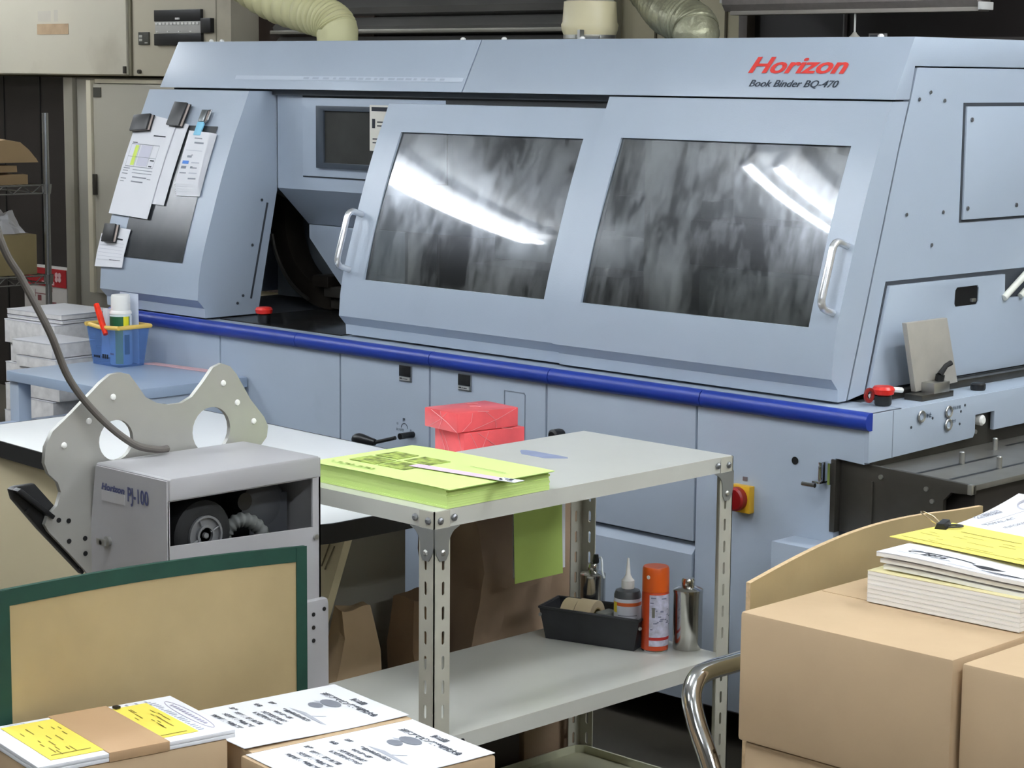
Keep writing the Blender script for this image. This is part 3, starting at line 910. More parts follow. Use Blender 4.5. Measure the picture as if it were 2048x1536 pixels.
magnet('magnet_clip', 'tall black magnet clip at the top centre of the control pod', (-4.978, 1.353), .060, .072, .04, .006, [black])
magnet('magnet_clip', 'lowest black magnet clip over the lined note on the control pod', (-5.140, 1.013), .052, .054, -.03, .008, [black])
t, T = magnet('ribbon_clip', 'small metal clip with a pale blue ribbon tag on the control pod', (-4.862, 1.352), .026, .036, 0, .004, [M('clip_dark', '#5b5f60', .3, .6)], .012)
part(t, 'ribbon', G().box(-.018, .012, .003, .008, -.058, -.018, T=T), M('ribbon_blue', '#86cdea', .5), .001, label='pale blue ribbon tag')
part(t, 'wire_loop', G().tube([T @ Vector(p) for p in ((.012, .006, .018), (.024, .006, .02), (.022, .006, -.01), (.012, .006, -.02))], .0022, 8), chrome)

# ================================================================= BLUE-GREY SIDE TABLE, BASKET
st = thing('side_table', 'low blue-grey steel side table against the far end of the binding machine', 'table', (-4.78, 3.37, 0))
part(st, 'table_top', G().box(-5.055, -4.515, 3.165, 3.575, .637, .665), M('side_table_paint', '#9fb0c6', .28, var=.02), .003)
part(st, 'leg', G().box(-5.055, -5.012, 3.175, 3.215, 0, .637), blue_grey2, .002)
part(st, 'leg', G().box(-5.055, -5.012, 3.53, 3.57, 0, .637), blue_grey2, .002)
part(st, 'leg', G().box(-4.56, -4.52, 3.53, 3.57, 0, .637), blue_grey2, .002)
part(st, 'leg', G().box(-4.56, -4.52, 3.175, 3.215, 0, .637), blue_grey2, .002)
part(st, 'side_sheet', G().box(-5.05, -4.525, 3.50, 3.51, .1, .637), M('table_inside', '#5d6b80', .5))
part(st, 'side_sheet', G().box(-4.532, -4.524, 3.215, 3.53, .3, .637), blue_grey2, .001)
part(st, 'lower_shelf', G().box(-5.05, -4.52, 3.10, 3.5, .505, .525), M('shelf_blue', '#8b9bb3', .4), .003)
# bottle basket
bc = Vector((-4.950, 3.462, .6655))
bk = thing('plastic_basket', 'translucent blue plastic basket with a yellow rim on the blue-grey side table', 'basket', bc)
bl = plastic_clear('basket_blue', '#93b8e6', .80)
g = G()
wb, db = .078, .052
for (k0, k1, z0, z1) in ((.80, 1.0, 0.0, .112),):
    P = []
    for k, zz in ((k0, z0), (k1, z1)):
        P.append([bc + Vector((sx * wb * k, sy * db * k, zz)) for sx, sy in ((-1, -1), (1, -1), (1, 1), (-1, 1))])
    for i in range(4):
        j = (i + 1) % 4
        g.quad(P[0][i], P[0][j], P[1][j], P[1][i])
        o_ = Vector((0, 0, 0))
        c0 = bc + Vector((0, 0, z0)); c1 = bc + Vector((0, 0, z1))
        g.quad(c0 + (P[0][i] - c0) * .97, c1 + (P[1][i] - c1) * .97, c1 + (P[1][j] - c1) * .97, c0 + (P[0][j] - c0) * .97)
    g.quad(*[P[0][i] for i in (0, 3, 2, 1)])
part(bk, 'basket_body', g, bl, ang=30)
hg = G()
for i in range(3):
    for (x0, kk) in ((-.052, 0), (-.012, 1)):
        hg.box(bc.x + x0 + .010 * i, bc.x + x0 + .010 * i + .005, bc.y - db * .83 - .002, bc.y - db * .83 + .0, bc.z + .02, bc.z + .026 + .006 * kk)
part(bk, 'vent_hole', hg, black)
rim = [bc + Vector((sx * wb * 1.02, sy * db * 1.02, .112)) for sx, sy in ((-1, -1), (1, -1), (1, 1), (-1, 1), (-1, -1))]
part(bk, 'rim', G().tube([rim[0] + (rim[1] - rim[0]) * .12, rim[0] + (rim[1] - rim[0]) * .5 + Vector((0, -.006, -.003)), rim[1]], .006, 10).tube([rim[1], rim[2], rim[3], rim[0], rim[0] + (rim[1] - rim[0]) * .06], .006, 10), M('rim_yellow', '#ecc766', .45), label='yellow rim')
c = bc + Vector((.026, -.008, .004))
sb = thing('spray_bottle', 'white capped bottle with green and yellow label standing in the blue basket', 'bottle', c)
part(sb, 'bottle_body', G().lathe([(.029, 0), (.031, .004), (.031, .135), (.028, .142)], c, 28), M('bottle_pale', '#dfe9ea', .35))
def wrap(c, r, a0, a1, z0, z1, n=8):
    q = G()
    for i in range(n):
        t0, t1 = math.radians(a0 + (a1 - a0) * i / n), math.radians(a0 + (a1 - a0) * (i + 1) / n)
        p0, p1 = Vector((r * math.cos(t0), r * math.sin(t0), 0)), Vector((r * math.cos(t1), r * math.sin(t1), 0))
        q.quad(c + p0 + Vector((0, 0, z0)), c + p1 + Vector((0, 0, z0)), c + p1 + Vector((0, 0, z1)), c + p0 + Vector((0, 0, z1)))
    return q
lg = wrap(c, .0313, 250, 375, .098, .136)
part(sb, 'label_band', lg, M('label_green', '#1e5b39', .4), label='dark green band')
part(sb, 'label_stripe', wrap(c, .0316, 295, 335, .004, .098), M('label_lime', '#bcd35a', .4), label='lime green stripe')
part(sb, 'label_stripe', wrap(c, .0317, 338, 368, .100, .136), M('label_yellow', '#e3dc2c', .4), label='yellow patch')
part(sb, 'label_stripe', wrap(c, .0316, 342, 372, .030, .085), M('label_teal', '#1f5f6e', .4), label='teal patch')
part(sb, 'label_stripe', wrap(c, .0316, 250, 285, .028, .033), M('label_rust', '#a4615c', .4))
part(sb, 'cap', G().lathe([(.031, .142), (.030, .148), (.027, .152), (.0265, .190), (.0245, .195), (.0, .196)], c, 28), white_pl)
pc = bc + Vector((.0, 0, .1))
rk = thing('red_marker', 'glossy red plastic packet leaning over the yellow rim of the basket', 'packet', bc + Vector((.005, -.04, .1)))
p0, p1 = bc + Vector((.030, -.062, .092)), bc + Vector((-.030, -.050, .170))
part(rk, 'packet_body', G().tube([p0, p0.lerp(p1, .3), p0.lerp(p1, .6), p1], [.007, .009, .0095, .008], 8), M('packet_red', '#de331c', .2, var=.25, scale=40), ang=20)
solid('white_wrapper', 'crumpled white wrapper poking out of the blue basket', 'wrapper', G().crumple(bc.x - .050, bc.x - .014, bc.y - .02, bc.y + .02, bc.z + .02, bc.z + .155, .007, 5, 14, 2, 0, .35), paper, ang=15)
solid('clear_folder', 'pale plastic folder standing upright in the back of the blue basket', 'folder', G().box(bc.x - .030, bc.x + .055, bc.y + .030, bc.y + .032, bc.z + .004, bc.z + .200), plastic_clear('folder_film', '#dfe6f2', .25), .0005)
solid('black_pen', 'black pen tip sticking out of the basket behind the white wrapper', 'pen', G().tube([bc + Vector((-.05, .026, .01)), bc + Vector((-.038, .026, .14)), bc + Vector((-.022, .024, .165))], .004, 8), black)
solid('paper_strip', 'pink paper strip lying at the back edge of the blue-grey side table', 'paper', G().prism([(-4.915, 3.50), (-4.87, 3.525), (-4.66, 3.545), (-4.62, 3.572), (-4.70, 3.572), (-4.90, 3.55)], 2, .6655, .668), M('pink_paper', '#dcb3b6', .6), .0)

# ================================================================= BOOKLETS BEHIND THE SIDE TABLE
pal = thing('pallet', 'low wooden pallet under the booklet stacks behind the side table', 'pallet', (-5.52, 3.68, 0))
for y in (3.46, 3.68, 3.90):
    part(pal, 'runner', G().box(-5.82, -5.22, y - .04, y + .04, 0, .08), dark_wood, .004)
for i in range(4):
    part(pal, 'board', G().box(-5.82 + .155 * i, -5.82 + .155 * i + .13, 3.42, 3.94, .08, .10), dark_wood, .003)
bw = M('booklet_edge', '#dedcdb', .75, var=.12, scale=40, spec=.2)
bg = M('booklet_cover', '#cfcfd4', .5, var=.05, scale=9)
def booklets(x, y, z, w_, d, ths, lab, rots, mats=None):
    for i, th in enumerate(ths):
        g = G().box(-w_ / 2, w_ / 2, -d / 2, d / 2, 0, th)
        t = thing('booklet_bundle', lab(i), 'booklets', (x + random.uniform(-.012, .012), y + random.uniform(-.012, .012), z), rots + random.uniform(-.05, .05), 'bundles of booklets behind the side table')
        part(t, 'page_block', G().box(-w_ / 2, w_ / 2, -d / 2, d / 2, .002, th - .003), bw, .001, local=True)
        part(t, 'cover', G().box(-w_ / 2 - .001, w_ / 2 + .001, -d / 2 - .001, d / 2 + .001, th - .003, th), bg, .0008, local=True)
        z += th + .0004
    return z
random.seed(21)
ordn = ['lowest', 'second', 'third', 'fourth', 'fifth', 'sixth', 'seventh', 'eighth', 'ninth', 'tenth']
z = booklets(-5.64, 3.74, .1005, .27, .23, [.105, .07, .08, .07, .085, .065, .06, .075], lambda i: ordn[i] + ' bundle from the bottom of the tall booklet stack left of the side table', .03)
z = booklets(-5.64, 3.75, z, .27, .22, [.012, .018], lambda i: ['thin white', 'topmost glossy grey'][i] + ' booklet layer on the tall stack left of the side table', .04)
z = booklets(-5.355, 3.525, .1005, .19, .16, [.10, .11, .10, .11, .09, .035, .045], lambda i: ordn[i] + ' bundle from the bottom of the stack just behind the side table', .03)

# ================================================================= WHITE-TOPPED WORKTABLE
wt = thing('worktable', 'white-topped worktable with thick black edging in front of the binding machine', 'table', (-3.7, 2.85, 0))
tp = [(-4.36, 2.64), (-4.33, 2.60), (-4.0, 2.575), (-3.05, 2.50), (-2.985, 2.51), (-2.97, 2.55), (-2.97, 3.10), (-2.99, 3.13), (-4.30, 3.20), (-4.36, 3.18)]
part(wt, 'table_top', G().prism(tp, 2, .622, .650), M('laminate_white', '#f0f2f2', .32, var=.01), .002)
cx = sum(p[0] for p in tp) / len(tp); cy = sum(p[1] for p in tp) / len(tp)
ed = [(cx + (x - cx) * 1.003 + (.003 if x > cx else -.003), cy + (y - cy) * 1.004 + (.003 if y > cy else -.003)) for x, y in tp]
part(wt, 'edge_band', G().plate(ed, [tp], 2, .612, .6495), M('edge_black', '#17181a', .45), label='black rubber edge band')
cp = M('panel_cream', '#c9bd9c', .5, var=.03, scale=3)
part(wt, 'front_panel', G().prism([(-4.25, .05), (-4.25, .615), (-2.990, .615), (-3.215, .05)], 1, 2.60, 2.62), cp, .002)
part(wt, 'end_panel', G().box(-3.23, -3.21, 2.62, 2.955, .02, .615), M('panel_grey', '#a09e94', .5, var=.05, scale=3), .002)
part(wt, 'end_panel', G().box(-4.24, -4.22, 2.62, 3.1, .02, .615), M('panel_grey', '#a09e94', .5), .002)
part(wt, 'scratch', G().tube([(-3.02, 2.597, .59), (-3.05, 2.5985, .54)], .0015, 5).tube([(-3.03, 2.597, .60), (-3.06, 2.5985, .545)], .0015, 5), M('scratch_dark', '#6d624a', .6))

# ================================================================= RED PACKS ON THE WORKTABLE
red_film = M('wrap_film', '#e0585b', .3, var=.14, scale=16, coat=.0)
def redpack(name_label, x, y, z, w_, d, h, rz, seed):
    t = thing('wrapped_pack', name_label, 'pack', (x, y, z), rz, 'red shrink-wrapped packs behind the trolley')
    part(t, 'red_block', G().box(-w_ / 2, w_ / 2, -d / 2, d / 2, 0, h), red_film, .003, local=True)
    random.seed(seed)
    f = G()
    for k in range(3):
        a = random.uniform(-d / 2, d / 2); b = random.uniform(-d / 2, d / 2)
        f.tube([(w_ / 2 + .0006, a, .002), (w_ / 2 + .001, (a + b) / 2 + .01, h * .5), (w_ / 2 + .0006, b, h - .002)], .0006, 4)
        a = random.uniform(-w_ / 2, w_ / 2); b = random.uniform(-w_ / 2, w_ / 2)
        f.tube([(a, -d / 2 - .0006, .002), ((a + b) / 2 + .008, -d / 2 - .001, h * .5), (b, -d / 2 - .0006, h - .002)], .0006, 4)
        f.tube([(a, b * .8, h + .0006), (a + .02, b * .8 + .015, h + .001)], .0008, 4)
    part(t, 'film_crease', f, M('film_shine', '#ea9a9c', .2), local=True)
redpack('lower red shrink-wrapped pack of the pair behind the grey trolley', -3.245, 3.205, .650, .105, .165, .075, -.13, 4)
redpack('upper red shrink-wrapped pack resting on the lower one behind the grey trolley', -3.258, 3.192, .7262, .118, .165, .042, -.13, 8)

# ================================================================= GREY SLOTTED-ANGLE TROLLEY
CX0, CX1, CY0, CY1, CT = -2.935, -2.545, 2.408, 3.20, .755
tr = thing('shelf_trolley', 'grey steel slotted-angle trolley with three shelves in front of the binding machine', 'trolley', ((CX0 + CX1) / 2, (CY0 + CY1) / 2, 0))
def shelf(z, h, name='shelf'):
    g = G().box(CX0 + .002, CX1 - .002, CY0 + .002, CY1 - .002, z - .002, z)
    for a in ((CX0, CX1, CY0, CY0 + .002), (CX0, CX1, CY1 - .002, CY1), (CX0, CX0 + .002, CY0, CY1), (CX1 - .002, CX1, CY0, CY1)):
        g.box(*a, z - h, z)
    return part(tr, name, g, M('shelf_paint', '#c6c6be', .3, var=.04, scale=4, stain=('#8f8d84', 4, .6, .35)), .0)
s1 = shelf(CT, .030)
part(tr, 'ink_stain', G().prism([(-2.80 + .055 * math.cos(t) * (1 + .25 * math.sin(3 * t)), 2.93 + .028 * math.sin(t) * (1 + .3 * math.cos(2 * t))) for t in [k * math.pi / 10 for k in range(20)]], 2, CT, CT + .0004), M('stain_blue', '#8a93b0', .5, var=.1, scale=30), label='faint blue ink stain')
s2 = shelf(.357, .030)
g = G().box(CX0, CX1, CY0, CY1, .066, .070)
rr = [(CX0 + .02, CY0), (CX1 - .02, CY0), (CX1, CY0 + .02), (CX1, CY1 - .02), (CX1 - .02, CY1), (CX0 + .02, CY1), (CX0, CY1 - .02), (CX0, CY0 + .02)]
part(tr, 'shelf', G().prism(rr, 2, .070, .074), M('tray_olive', '#a7a68c', .4, var=.05, scale=5), .001, label='pale olive bottom shelf')
inner = [(CX0 + .02, CY0 + .006), (CX1 - .02, CY0 + .006), (CX1 - .006, CY0 + .02), (CX1 - .006, CY1 - .02), (CX1 - .02, CY1 - .006), (CX0 + .02, CY1 - .006), (CX0 + .006, CY1 - .02), (CX0 + .006, CY0 + .02)]
part(tr, 'shelf_lip', G().plate(rr, [inner], 2, .055, .090), M('tray_rim', '#bdbda3', .4), .002)
def post(x, y, sx, sy):
    """slotted angle iron; sx, sy give the inward directions of its two flanges"""
    W = .037
    g = G()
    zs = [.105 + .043 * k for k in range(14)]
    zs = [z for z in zs if not (.325 < z < .365)]
    a, b = sorted((x, x + sx * W))
    hl_ = [slot2((a + b) / 2 + sx * .003, z, .0065, .024) for z in zs]
    g.plate([(a, .06), (b, .06), (b, CT - .001), (a, CT - .001)], hl_, 1, y, y + sy * .002)
    a, b = sorted((y, y + sy * W))
    hl_ = [slot2((a + b) / 2 + sy * .003, z, .0065, .024) for z in zs]
    g.plate([(a, .06), (b, .06), (b, CT - .001), (a, CT - .001)], hl_, 0, x, x + sx * .002)
    return part(tr, 'corner_post', g, putty)
e_ = .0015
post(CX1 + e_, CY0 - e_, -1, 1)
post(CX1 + e_, CY1 + e_, -1, -1)
post(CX0 - e_, CY1 + e_, 1, -1)
post(CX0 - e_, CY0 - e_, 1, 1)
gz = CT - .030
def gus(x, y, sx, sy):
    # curved gusset on each flange with bolts
    def shape(s, o):
        pts = [(o, gz), (o + s * .058, gz)]
        for k in range(1, 7):
            t = k / 6 * math.pi / 2
            pts.append((o + s * (.058 - .026 * math.sin(t)), gz - .030 * (1 - math.cos(t)) - .002))
        pts += [(o + s * .032, gz - .045), (o + s * .026, gz - .056), (o + s * .012, gz - .056), (o + s * .004, gz - .045), (o, gz - .03)]
        return pts
    gm = M('gusset_steel', '#8f918f', .4, .5)
    part(tr, 'gusset', G().prism(shape(sx, x), 1, y - sy * .0022, y - sy * .0003), gm)
    part(tr, 'gusset', G().prism(shape(sy, y), 0, x - sx * .0022, x - sx * .0003), gm)
    for (d, z) in ((.014, gz + .013), (.046, gz + .015)):
        part(tr, 'bolt', G().lathe([(.0065, 0), (.006, .003), (.003, .005)], (x + sx * d, y, z), 10, axis='y', T=Matrix.Diagonal((1, sy, 1))), screw_m)
        part(tr, 'bolt', G().lathe([(.0065, 0), (.006, .003), (.003, .005)], (x, y + sy * d, z), 10, axis='x', T=Matrix.Diagonal((-sx, 1, 1))), screw_m)
    part(tr, 'bolt', G().lathe([(.006, 0), (.0055, .003), (.003, .005)], (x + sx * .019, y, gz - .042), 10, axis='y', T=Matrix.Diagonal((1, sy, 1))), alu)
    part(tr, 'bolt', G().lathe([(.006, 0), (.0055, .003), (.003, .005)], (x, y + sy * .019, gz - .042), 10, axis='x', T=Matrix.Diagonal((-sx, 1, 1))), alu)
gus(CX1 + e_, CY0 - e_, -1, 1)
gus(CX1 + e_, CY1 + e_, -1, -1)
part(tr, 'slot_hole', G().lathe([(.006, 0), (.006, .001)], (CX1 + .0005, 2.475, .343), 12, axis='x'), black)
for (x, y) in ((CX0 + .03, CY0 + .03), (CX1 - .03, CY0 + .03), (CX0 + .03, CY1 - .03), (CX1 - .03, CY1 - .03)):
    part(tr, 'caster', G().lathe([(.0, -.012), (.024, -.012), (.024, .012), (.0, .012)], (x, y, .024), 16, axis='y').box(x - .012, x + .012, y - .016, y + .016, .040, .062), black)

# lime paper stack
gs = thing('paper_stack', 'thick stack of lime green printed sheets on top of the grey trolley', 'paper', (-2.71, 2.56, CT))
X0, X1, Y0, Y1 = -2.905, -2.548, 2.440, 2.690
random.seed(2)
z = CT + .0005
g = G()
for k in range(8):
    th = .0040
    j = [random.uniform(-.0015, .0015) for _ in range(4)]
    g.box(X0 + j[0], X1 + j[1], Y0 + j[2], Y1 + j[3], z, z + th * .96)
    z += th
part(gs, 'sheet_pile', g, lime)
# top sheets sag a little over the edges
g = G()
nx, ny = 12, 10
def topz(u, v):
    return z + .0035 - .0025 * (abs(u - .5) * 2) ** 4 + .003 * (v ** 3) * (1 - u) * 0 + .004 * max(0, u - .8) * 2
vs = []
for lay in (0, -.0012):
    for i in range(nx + 1):
        for j in range(ny + 1):
            u, v = i / nx, j / ny
            vs.append((X0 - .002 + (X1 - X0 + .014) * u, Y0 - .006 + (Y1 - Y0 + .008) * v, topz(u, v) + lay))
fs = []
m = (nx + 1) * (ny + 1)
for i in range(nx):
    for j in range(ny):
        a = i * (ny + 1) + j
        fs.append((a, a + ny + 1, a + ny + 2, a + 1))
        fs.append((m + a, m + a + 1, m + a + ny + 2, m + a + ny + 1))
g.add(vs, fs)
g.box(X0, X1 + .004, Y0 - .002, Y1, z - .0005, z + .0012)
part(gs, 'top_sheet', g, lime)
zt_ = z + .0040
ph = M('photo_olive', '#8f9f4c', .7, var=.75, scale=70)
pm = G()
for (x, y, ww, hh) in ((-2.862, 2.497, .068, .052), (-2.862, 2.560, .060, .052), (-2.785, 2.497, .068, .052), (-2.785, 2.560, .066, .052)):
    pm.box(x, x + ww, y, y + hh, zt_, zt_ + .0008)
part(gs, 'printed_photo', pm, ph, label='dark printed pictures')
pt = G()
for k in range(7):
    pt.bars([(0, 0, .006 + .004 * (k % 3), .006)], (-2.872 + .018 * k, 2.462, zt_ + .0006), (1, 0, 0), (0, 1, 0))
pt.bars([(0, 0, .11, .002), (.2, .15, .09, .002)], (-2.862, 2.454, zt_ + .0006), (1, 0, 0), (0, 1, 0))
part(gs, 'printed_text', pt, M('ink_olive', '#7d8f3e', .7))
solid('pink_band', 'pale pink paper band tucked under the edge of the lime green stack', 'paper', G().prism([(-2.735, 2.525), (-2.735, 2.550), (-2.545, 2.566), (-2.535, 2.545)], 2, zt_ + .0015, zt_ + .0022), M('pink_band', '#e4cde0', .6))
g = G().prism([(-2.545, 2.546), (-2.545, 2.572), (-2.500, 2.578), (-2.500, 2.552)], 2, zt_ + .0008, zt_ + .0014)
random.seed(9)
g.bars([(random.uniform(0, .032), random.uniform(0, .02), .007, .0025) for _ in range(14)], (-2.543, 2.548, zt_ + .0014), (1, .1, 0), (0, 1, 0), 1)
solid('price_tag', 'small printed white tag sticking out from the lime green stack', 'tag', g, [paper, ink])
# hanging lime sheet and its white backing
def curl(x, y0, y1, z0, z1, amp, n=10, dz=0.0):
    g = G()
    for i in range(n):
        za, zb = z0 + (z1 - z0) * i / n, z0 + (z1 - z0) * (i + 1) / n
        fa, fb = amp * ((za - z1) / (z0 - z1)) ** 2, amp * ((zb - z1) / (z0 - z1)) ** 2
        sa, sb = dz * (1 - i / n), dz * (1 - (i + 1) / n)
        for k in (0, .0008):
            g.quad((x + fa - k, y0, za), (x + fa - k, y1, za + sa), (x + fb - k, y1, zb + sb), (x + fb - k, y0, zb))
    return g
solid('hanging_sheet', 'lime green sheet hanging below the top shelf of the grey trolley', 'paper', curl(-2.925, 2.985, 3.125, .470, .7255, .006), M('lime_dull', '#b9d36e', .7, var=.02))
solid('hanging_sheet', 'white sheet showing behind the hanging lime green sheet', 'paper', curl(-2.931, 2.99, 3.142, .478, .7255, .002), paper)

# ---- things on the middle shelf
ZS = .3575
def at(x, y, z=ZS):
    return Vector((x, y, z))
bx = thing('plastic_tray', 'shallow black plastic tray of supplies on the middle shelf of the trolley', 'tray', (-2.79, 3.10, ZS))
bo = [(-2.885, 3.030), (-2.683, 3.086), (-2.717, 3.178), (-2.915, 3.115)]
ctr = Vector((sum(p[0] for p in bo) / 4, sum(p[1] for p in bo) / 4))
def sc_(p, k):
    return (ctr.x + (p[0] - ctr.x) * k, ctr.y + (p[1] - ctr.y) * k)
g = G()
Bt = [Vector((*sc_(p, .94), ZS)) for p in bo]
Tp = [Vector((*sc_(p, 1.06), ZS + .064)) for p in bo]
Bi = [Vector((*sc_(p, .91), ZS + .003)) for p in bo]
Ti = [Vector((*sc_(p, 1.02), ZS + .064)) for p in bo]
for i in range(4):
    j = (i + 1) % 4
    g.quad(Bt[i], Bt[j], Tp[j], Tp[i]); g.quad(Bi[j], Bi[i], Ti[i], Ti[j]); g.quad(Tp[i], Tp[j], Ti[j], Ti[i])
g.quad(*Bt[::-1]); g.quad(*Bi)
part(bx, 'tray_body', g, M('tray_black', '#2a2b2e', .4, var=.2, scale=20), ang=30)
g = G()
for i in range(4):
    g.tube([Tp[i], Tp[(i + 1) % 4]], .003, 6)
part(bx, 'tray_lip', g, M('tray_black', '#2a2b2e', .4))
for p in (Tp[0], Tp[1]):
    part(bx, 'corner_stud', G().lathe([(.004, 0), (.003, .003)], (p.x + .004, p.y - .002, p.z - .014), 8, axis='x'), alu)
def roll(label, x, y, z, ax_dir, r, w_):
    t = thing('tape_roll', label, 'tape', (x, y, z), 0, 'rolls of tape in the tray')
    d = Vector(ax_dir).normalized()
    q = d.to_track_quat('Z', 'Y').to_matrix().to_4x4()
    part(t, 'tape', G().lathe([(r * .62, -w_ / 2), (r, -w_ / 2), (r, w_ / 2), (r * .62, w_ / 2), (r * .62, -w_ / 2)], (x, y, z), 30, T=q), M('tape_tan', '#bba98a', .45))
    part(t, 'core', G().lathe([(r * .55, -w_ / 2), (r * .62, -w_ / 2), (r * .62, w_ / 2), (r * .55, w_ / 2), (r * .55, -w_ / 2)], (x, y, z), 30, T=q), card)
roll('nearer tan tape roll lying in the black tray', -2.854, 3.088, ZS + .041, (1, .28, 0), .036, .030)
roll('further tan tape roll lying in the black tray', -2.820, 3.0975, ZS + .042, (1, .28, 0), .037, .036)
solid('grey_block', 'small grey oilstone block in the front of the black tray', 'block', G().box(-2.792, -2.765, 3.085, 3.125, ZS + .0035, ZS + .062), M('stone_grey', '#7c7d76', .7), .003)
c = at(-2.738, 3.121, ZS + .004)
gl = thing('glue_bottle', 'dark squeeze bottle with white nozzle and red striped label in the black tray', 'bottle', c)
part(gl, 'bottle_body', G().lathe([(.026, 0), (.027, .004), (.027, .098), (.024, .106), (.012, .110)], c, 26), M('bottle_grey', '#4a4d50', .35))
part(gl, 'label_wrap', wrap(c, .0274, 180, 400, .01, .092, 16), M('label_white', '#cfd2da', .5))
part(gl, 'label_band', wrap(c, .0278, 230, 395, .078, .085, 12), M('label_orange', '#d2602a', .45), label='orange stripe')
part(gl, 'label_band', wrap(c, .0279, 235, 262, .064, .085, 4), M('label_yel', '#e4cf3a', .45), label='yellow warning patch')
g = G()
random.seed(6)
for k in range(7):
    q = wrap(c, .0279, 268, 268 + random.uniform(50, 95), .058 - .007 * k, .060 - .007 * k, 5)
    n0 = len(g.v); g.v += q.v; g.f += [[n0 + i for i in f] for f in q.f]; g.mi += q.mi
part(gl, 'label_print', g, ink_grey)
part(gl, 'nozzle', G().lathe([(.012, .108), (.013, .112), (.013, .126), (.009, .130), (.005, .138), (.0022, .170), (.001, .171)], c, 16), white_pl)
def oilcan(label, x, y, z, r, h, spout):
    c = at(x, y, z)
    t = thing('metal_can', label, 'can', c, 0, 'shiny metal cans on the middle shelf')
    part(t, 'can_body', G().lathe([(r * .96, 0), (r, .003), (r, h - .004), (r * 1.03, h), (r * 1.02, h + .004), (r * .9, h + .006), (r * .35, h + .012)], c, 32), tin)
    part(t, 'can_cap', G().lathe([(r * .42, h + .010), (r * .46, h + .014), (r * .46, h + .022), (r * .38, h + .026), (0, h + .026)], c, 24), tin)
    if spout:
        part(t, 'spout_tube', G().tube(spline([c + Vector((-.004, .0, h + .024)), c + Vector((.012, .01, h + .038)), c + Vector((.026, .0, h + .012)), c + Vector((.040, -.01, h + .004))], 5), .0022, 8), plastic_clear('tube_clear', '#e8edf0', .3))
        part(t, 'spout_grip', G().lathe([(.006, h + .026), (.007, h + .03), (.005, h + .044)], c + Vector((.004, .004, 0)), 10), black)
    return t
oilcan('shiny oil can with thin spout tube behind the black tray', -2.875, 3.168, ZS, .026, .108, True)
oilcan('plain shiny metal can right of the orange spray can', -2.634, 3.183, ZS, .0290, .116, False)
c = at(-2.668, 3.124, ZS)
so = thing('spray_can', 'orange aerosol can with white printed label on the middle shelf of the trolley', 'spray can', c)
part(so, 'can_body', G().lathe([(.0255, .002), (.0268, .005), (.0268, .118), (.025, .122)], c, 28), M('can_orange', '#cf4a22', .3))
part(so, 'base_rim', G().lathe([(.0255, 0), (.0268, .0005), (.0268, .005), (.0262, .006)], c, 28), chrome)
part(so, 'cap', G().lathe([(.0265, .1215), (.0265, .150), (.0262, .166), (.0245, .170), (.0, .1695)], c, 28), orange)
part(so, 'cap_dot', G().lathe([(.004, 0), (.004, .001)], c + Vector((.004, -.0264, .152)), 10, axis='y'), white_pl)
part(so, 'label_wrap', wrap(c, .0271, 285, 410, .014, .117, 12), M('label_lilac', '#c9c8dc', .45, var=.25, scale=90), label='pale printed label')
part(so, 'label_band', wrap(c, .0273, 285, 410, .026, .032, 10), M('label_red', '#c23232', .4))
g = G()
random.seed(16)
for k in range(22):
    a0 = random.uniform(288, 385)
    z0 = random.uniform(.036, .112)
    q = wrap(c, .0274, a0, a0 + random.uniform(6, 24), z0, z0 + .0022, 2)
    n0 = len(g.v); g.v += q.v; g.f += [[n0 + i for i in f] for f in q.f]; g.mi += q.mi
part(so, 'label_print', g, M('ink_slate', '#7a7d98', .5))
part(so, 'warning_mark', wrap(c, .0274, 297, 309, .072, .092, 3), M('mark_grey', '#77766f', .5))

# ---- kraft bags and boxes behind / below
solid('kraft_bag', 'large crumpled brown kraft bag standing behind the grey trolley', 'bag', G().crumple(-3.20, -3.035, 2.995, 3.30, 0, .590, .022, 14, 7, 1), kraft_dark, ang=20)
solid('kraft_bag', 'small folded kraft bag with pointed top under the worktable behind the trolley', 'bag', G().crumple(-3.14, -3.03, 2.58, 2.82, 0, .45, .018, 8, 9, 5, 0, .7, .72), kraft, ang=20)
solid('kraft_bag', 'dark brown creased bag next to the pointed kraft bag under the worktable', 'bag', G().crumple(-3.17, -3.05, 2.83, 2.96, 0, .425, .014, 8, 9, 8, 0, .5, .4), M('kraft_shade', '#7f6549', .7, var=.1, bump=.3, bscale=25), ang=20)
dbx = thing('wooden_crate', 'dark wooden crate on the floor behind the bottom shelf of the trolley', 'crate', (-3.03, 2.93, 0))
part(dbx, 'crate_side', G().box(-2.992, -2.955, 2.83, 3.04, 0, .17), dark_wood, .003)
cb2 = solid('cardboard_box', 'worn brown cardboard box behind the rear post of the trolley', 'box', G().box(-2.990, -2.952, 3.05, 3.225, 0, .19), kraft_dark, .004)

